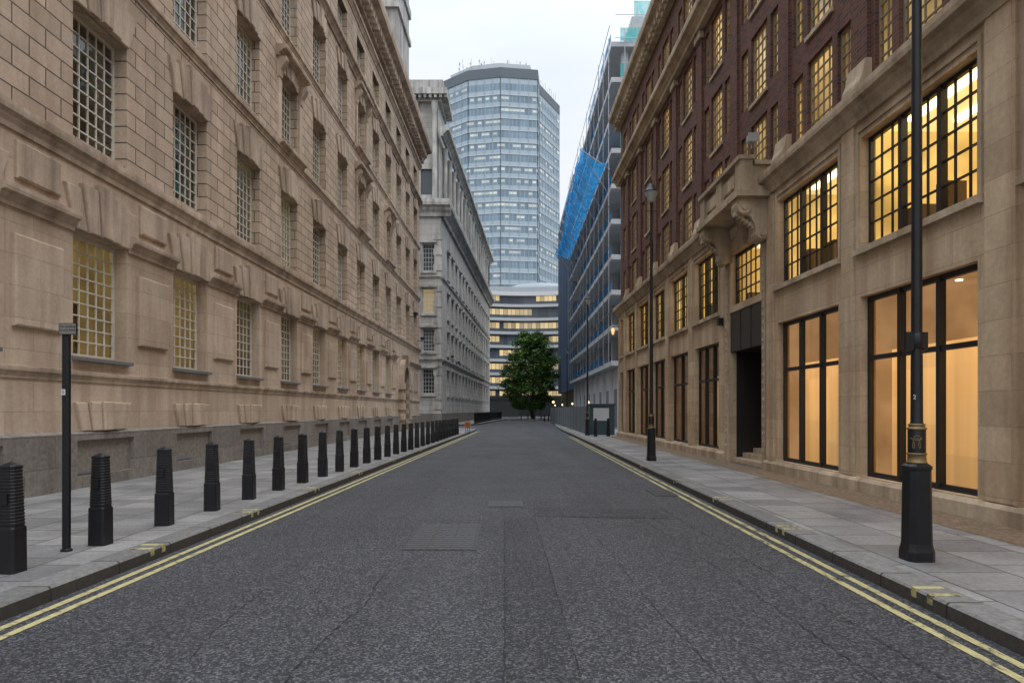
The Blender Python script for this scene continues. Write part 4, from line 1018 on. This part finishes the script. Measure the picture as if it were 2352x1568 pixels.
# ================================================================== TREE
TR=top('plane_tree','leafy green plane tree standing on the traffic island','tree',(3.3,110,.12))
mb=MB()
def limb(p0,p1,r0,r1,n=4):
    p0=Vector(p0);p1=Vector(p1);prev=p0
    for i in range(1,n+1):
        t=i/n; q=p0.lerp(p1,t)+Vector((random.uniform(-.12,.12),random.uniform(-.12,.12),0))*(i<n)
        mb.tube(prev,q,r0+(r1-r0)*(i-1)/n,8,0,r0+(r1-r0)*t); prev=q
limb((0,0,0),(.1,0,4.5),.30,.24); limb((.1,0,4.5),(-.2,0,11.5),.24,.06)
for i in range(16):
    a=i*2.4; z=2.9+i*.5; Lr=3.4-.12*i; limb((.05,0,z),(Lr*math.cos(a)-.4,Lr*math.sin(a),z+1.6),.12,.03)
mb.obj('trunk',[M['bark']],TR)
mb=MB(); rr=random.Random(3)
def prof(z):
    pts=[(1.2,1.4),(2.5,3.3),(4.5,4.4),(6,4.7),(8,4.5),(10,3.9),(12,3.0),(13.2,2.0),(14.2,.8)]
    for (a,b),(c,d) in zip(pts[:-1],pts[1:]):
        if a<=z<=c: return b+(d-b)*(z-a)/(c-a)
    return .2
for cl in range(290):
    z=rr.uniform(1.6,13.6); a=rr.uniform(0,2*math.pi); q=prof(z)*math.sqrt(rr.uniform(.15,1.0))*rr.uniform(.82,1.04)
    c=Vector((q*math.cos(a)-(.4 if z<8 else 0),q*math.sin(a),z)); s=rr.uniform(.5,1.0)
    for i in range(int(150*s)):
        d=Vector((rr.gauss(0,1),rr.gauss(0,1),rr.gauss(0,.7)))*s*.46
        p=c+d; L=rr.uniform(.12,.22)
        n=Vector((rr.gauss(0,1),rr.gauss(0,1),rr.gauss(0,1)+.9)).normalized(); u=n.orthogonal().normalized(); v=n.cross(u)
        mb.add([tuple(p+u*L),tuple(p+v*L*.6),tuple(p-u*L),tuple(p-v*L*.6)],[(0,1,2,3)])
mb.obj('crown',[M['leaf']],TR)

for x,y,c in ((4.95,118,(1,.8,.5)),(6.3,104,(1,.6,.3))):
    o=top('beacon_light','small lit globe lamp on a post at the junction','lamp',(x,y,.12))
    mb=MB(); mb.lathe([(.08,0),(.06,.1),(.05,2.4)],8); mb.obj('lamp_post',[M['black']],o)
    mb=MB(); mb.lathe([(.03,2.4),(.16,2.5),(.2,2.6),(.16,2.72),(.03,2.8)],12); mb.obj('lamp_globe',[lamp_mat('globe_glow',c,2.5)],o)

# ================================================================== WORLD / LIGHT / CAMERA
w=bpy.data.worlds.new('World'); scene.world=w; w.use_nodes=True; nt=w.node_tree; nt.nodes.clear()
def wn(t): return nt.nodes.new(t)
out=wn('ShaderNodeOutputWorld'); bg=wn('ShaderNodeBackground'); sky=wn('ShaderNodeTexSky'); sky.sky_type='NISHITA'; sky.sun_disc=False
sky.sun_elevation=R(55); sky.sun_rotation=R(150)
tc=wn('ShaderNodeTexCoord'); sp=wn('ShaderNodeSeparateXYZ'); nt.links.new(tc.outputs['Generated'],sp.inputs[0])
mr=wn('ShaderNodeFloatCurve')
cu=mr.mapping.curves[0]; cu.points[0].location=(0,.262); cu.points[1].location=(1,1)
for p in ((.3,.265),(.5,.31),(.72,.72)): cu.points.new(*p)  # unseen upper sky raised well above the visible part to brighten the walls
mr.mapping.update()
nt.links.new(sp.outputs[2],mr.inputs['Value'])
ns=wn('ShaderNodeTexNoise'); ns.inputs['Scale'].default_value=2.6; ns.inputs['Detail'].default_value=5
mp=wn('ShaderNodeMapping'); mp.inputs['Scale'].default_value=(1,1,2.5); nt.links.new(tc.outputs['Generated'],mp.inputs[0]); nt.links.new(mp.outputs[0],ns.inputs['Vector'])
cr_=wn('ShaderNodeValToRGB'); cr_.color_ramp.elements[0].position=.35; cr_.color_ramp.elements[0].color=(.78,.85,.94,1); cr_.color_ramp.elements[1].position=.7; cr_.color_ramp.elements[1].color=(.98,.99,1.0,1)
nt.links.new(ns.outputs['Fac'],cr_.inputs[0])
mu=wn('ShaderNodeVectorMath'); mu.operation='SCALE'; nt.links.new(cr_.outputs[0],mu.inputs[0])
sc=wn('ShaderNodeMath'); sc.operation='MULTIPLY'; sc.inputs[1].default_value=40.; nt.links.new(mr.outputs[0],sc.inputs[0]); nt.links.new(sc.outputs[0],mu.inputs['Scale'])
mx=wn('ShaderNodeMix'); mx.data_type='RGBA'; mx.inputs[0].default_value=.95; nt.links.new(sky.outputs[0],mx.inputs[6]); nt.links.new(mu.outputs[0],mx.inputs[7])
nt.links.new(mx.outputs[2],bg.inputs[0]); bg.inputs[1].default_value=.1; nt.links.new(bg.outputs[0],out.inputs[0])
sl_=bpy.data.lights.new('sun','SUN'); sl_.energy=.6; sl_.angle=R(40); sl_.color=(1,.95,.88)
so=bpy.data.objects.new('sun',sl_); COL.objects.link(so); so.rotation_euler=(R(35),0,R(30))
cam=bpy.data.cameras.new('camera'); cam.lens=24; cam.sensor_width=36; cam.shift_y=.0663; cam.clip_end=3000; cam.clip_start=.05
co=bpy.data.objects.new('camera',cam); COL.objects.link(co); co.location=(0,0,1.6); co.rotation_euler=(R(90),0,0); scene.camera=co
scene.view_settings.view_transform='Standard'; scene.view_settings.look='None'; scene.view_settings.exposure=0
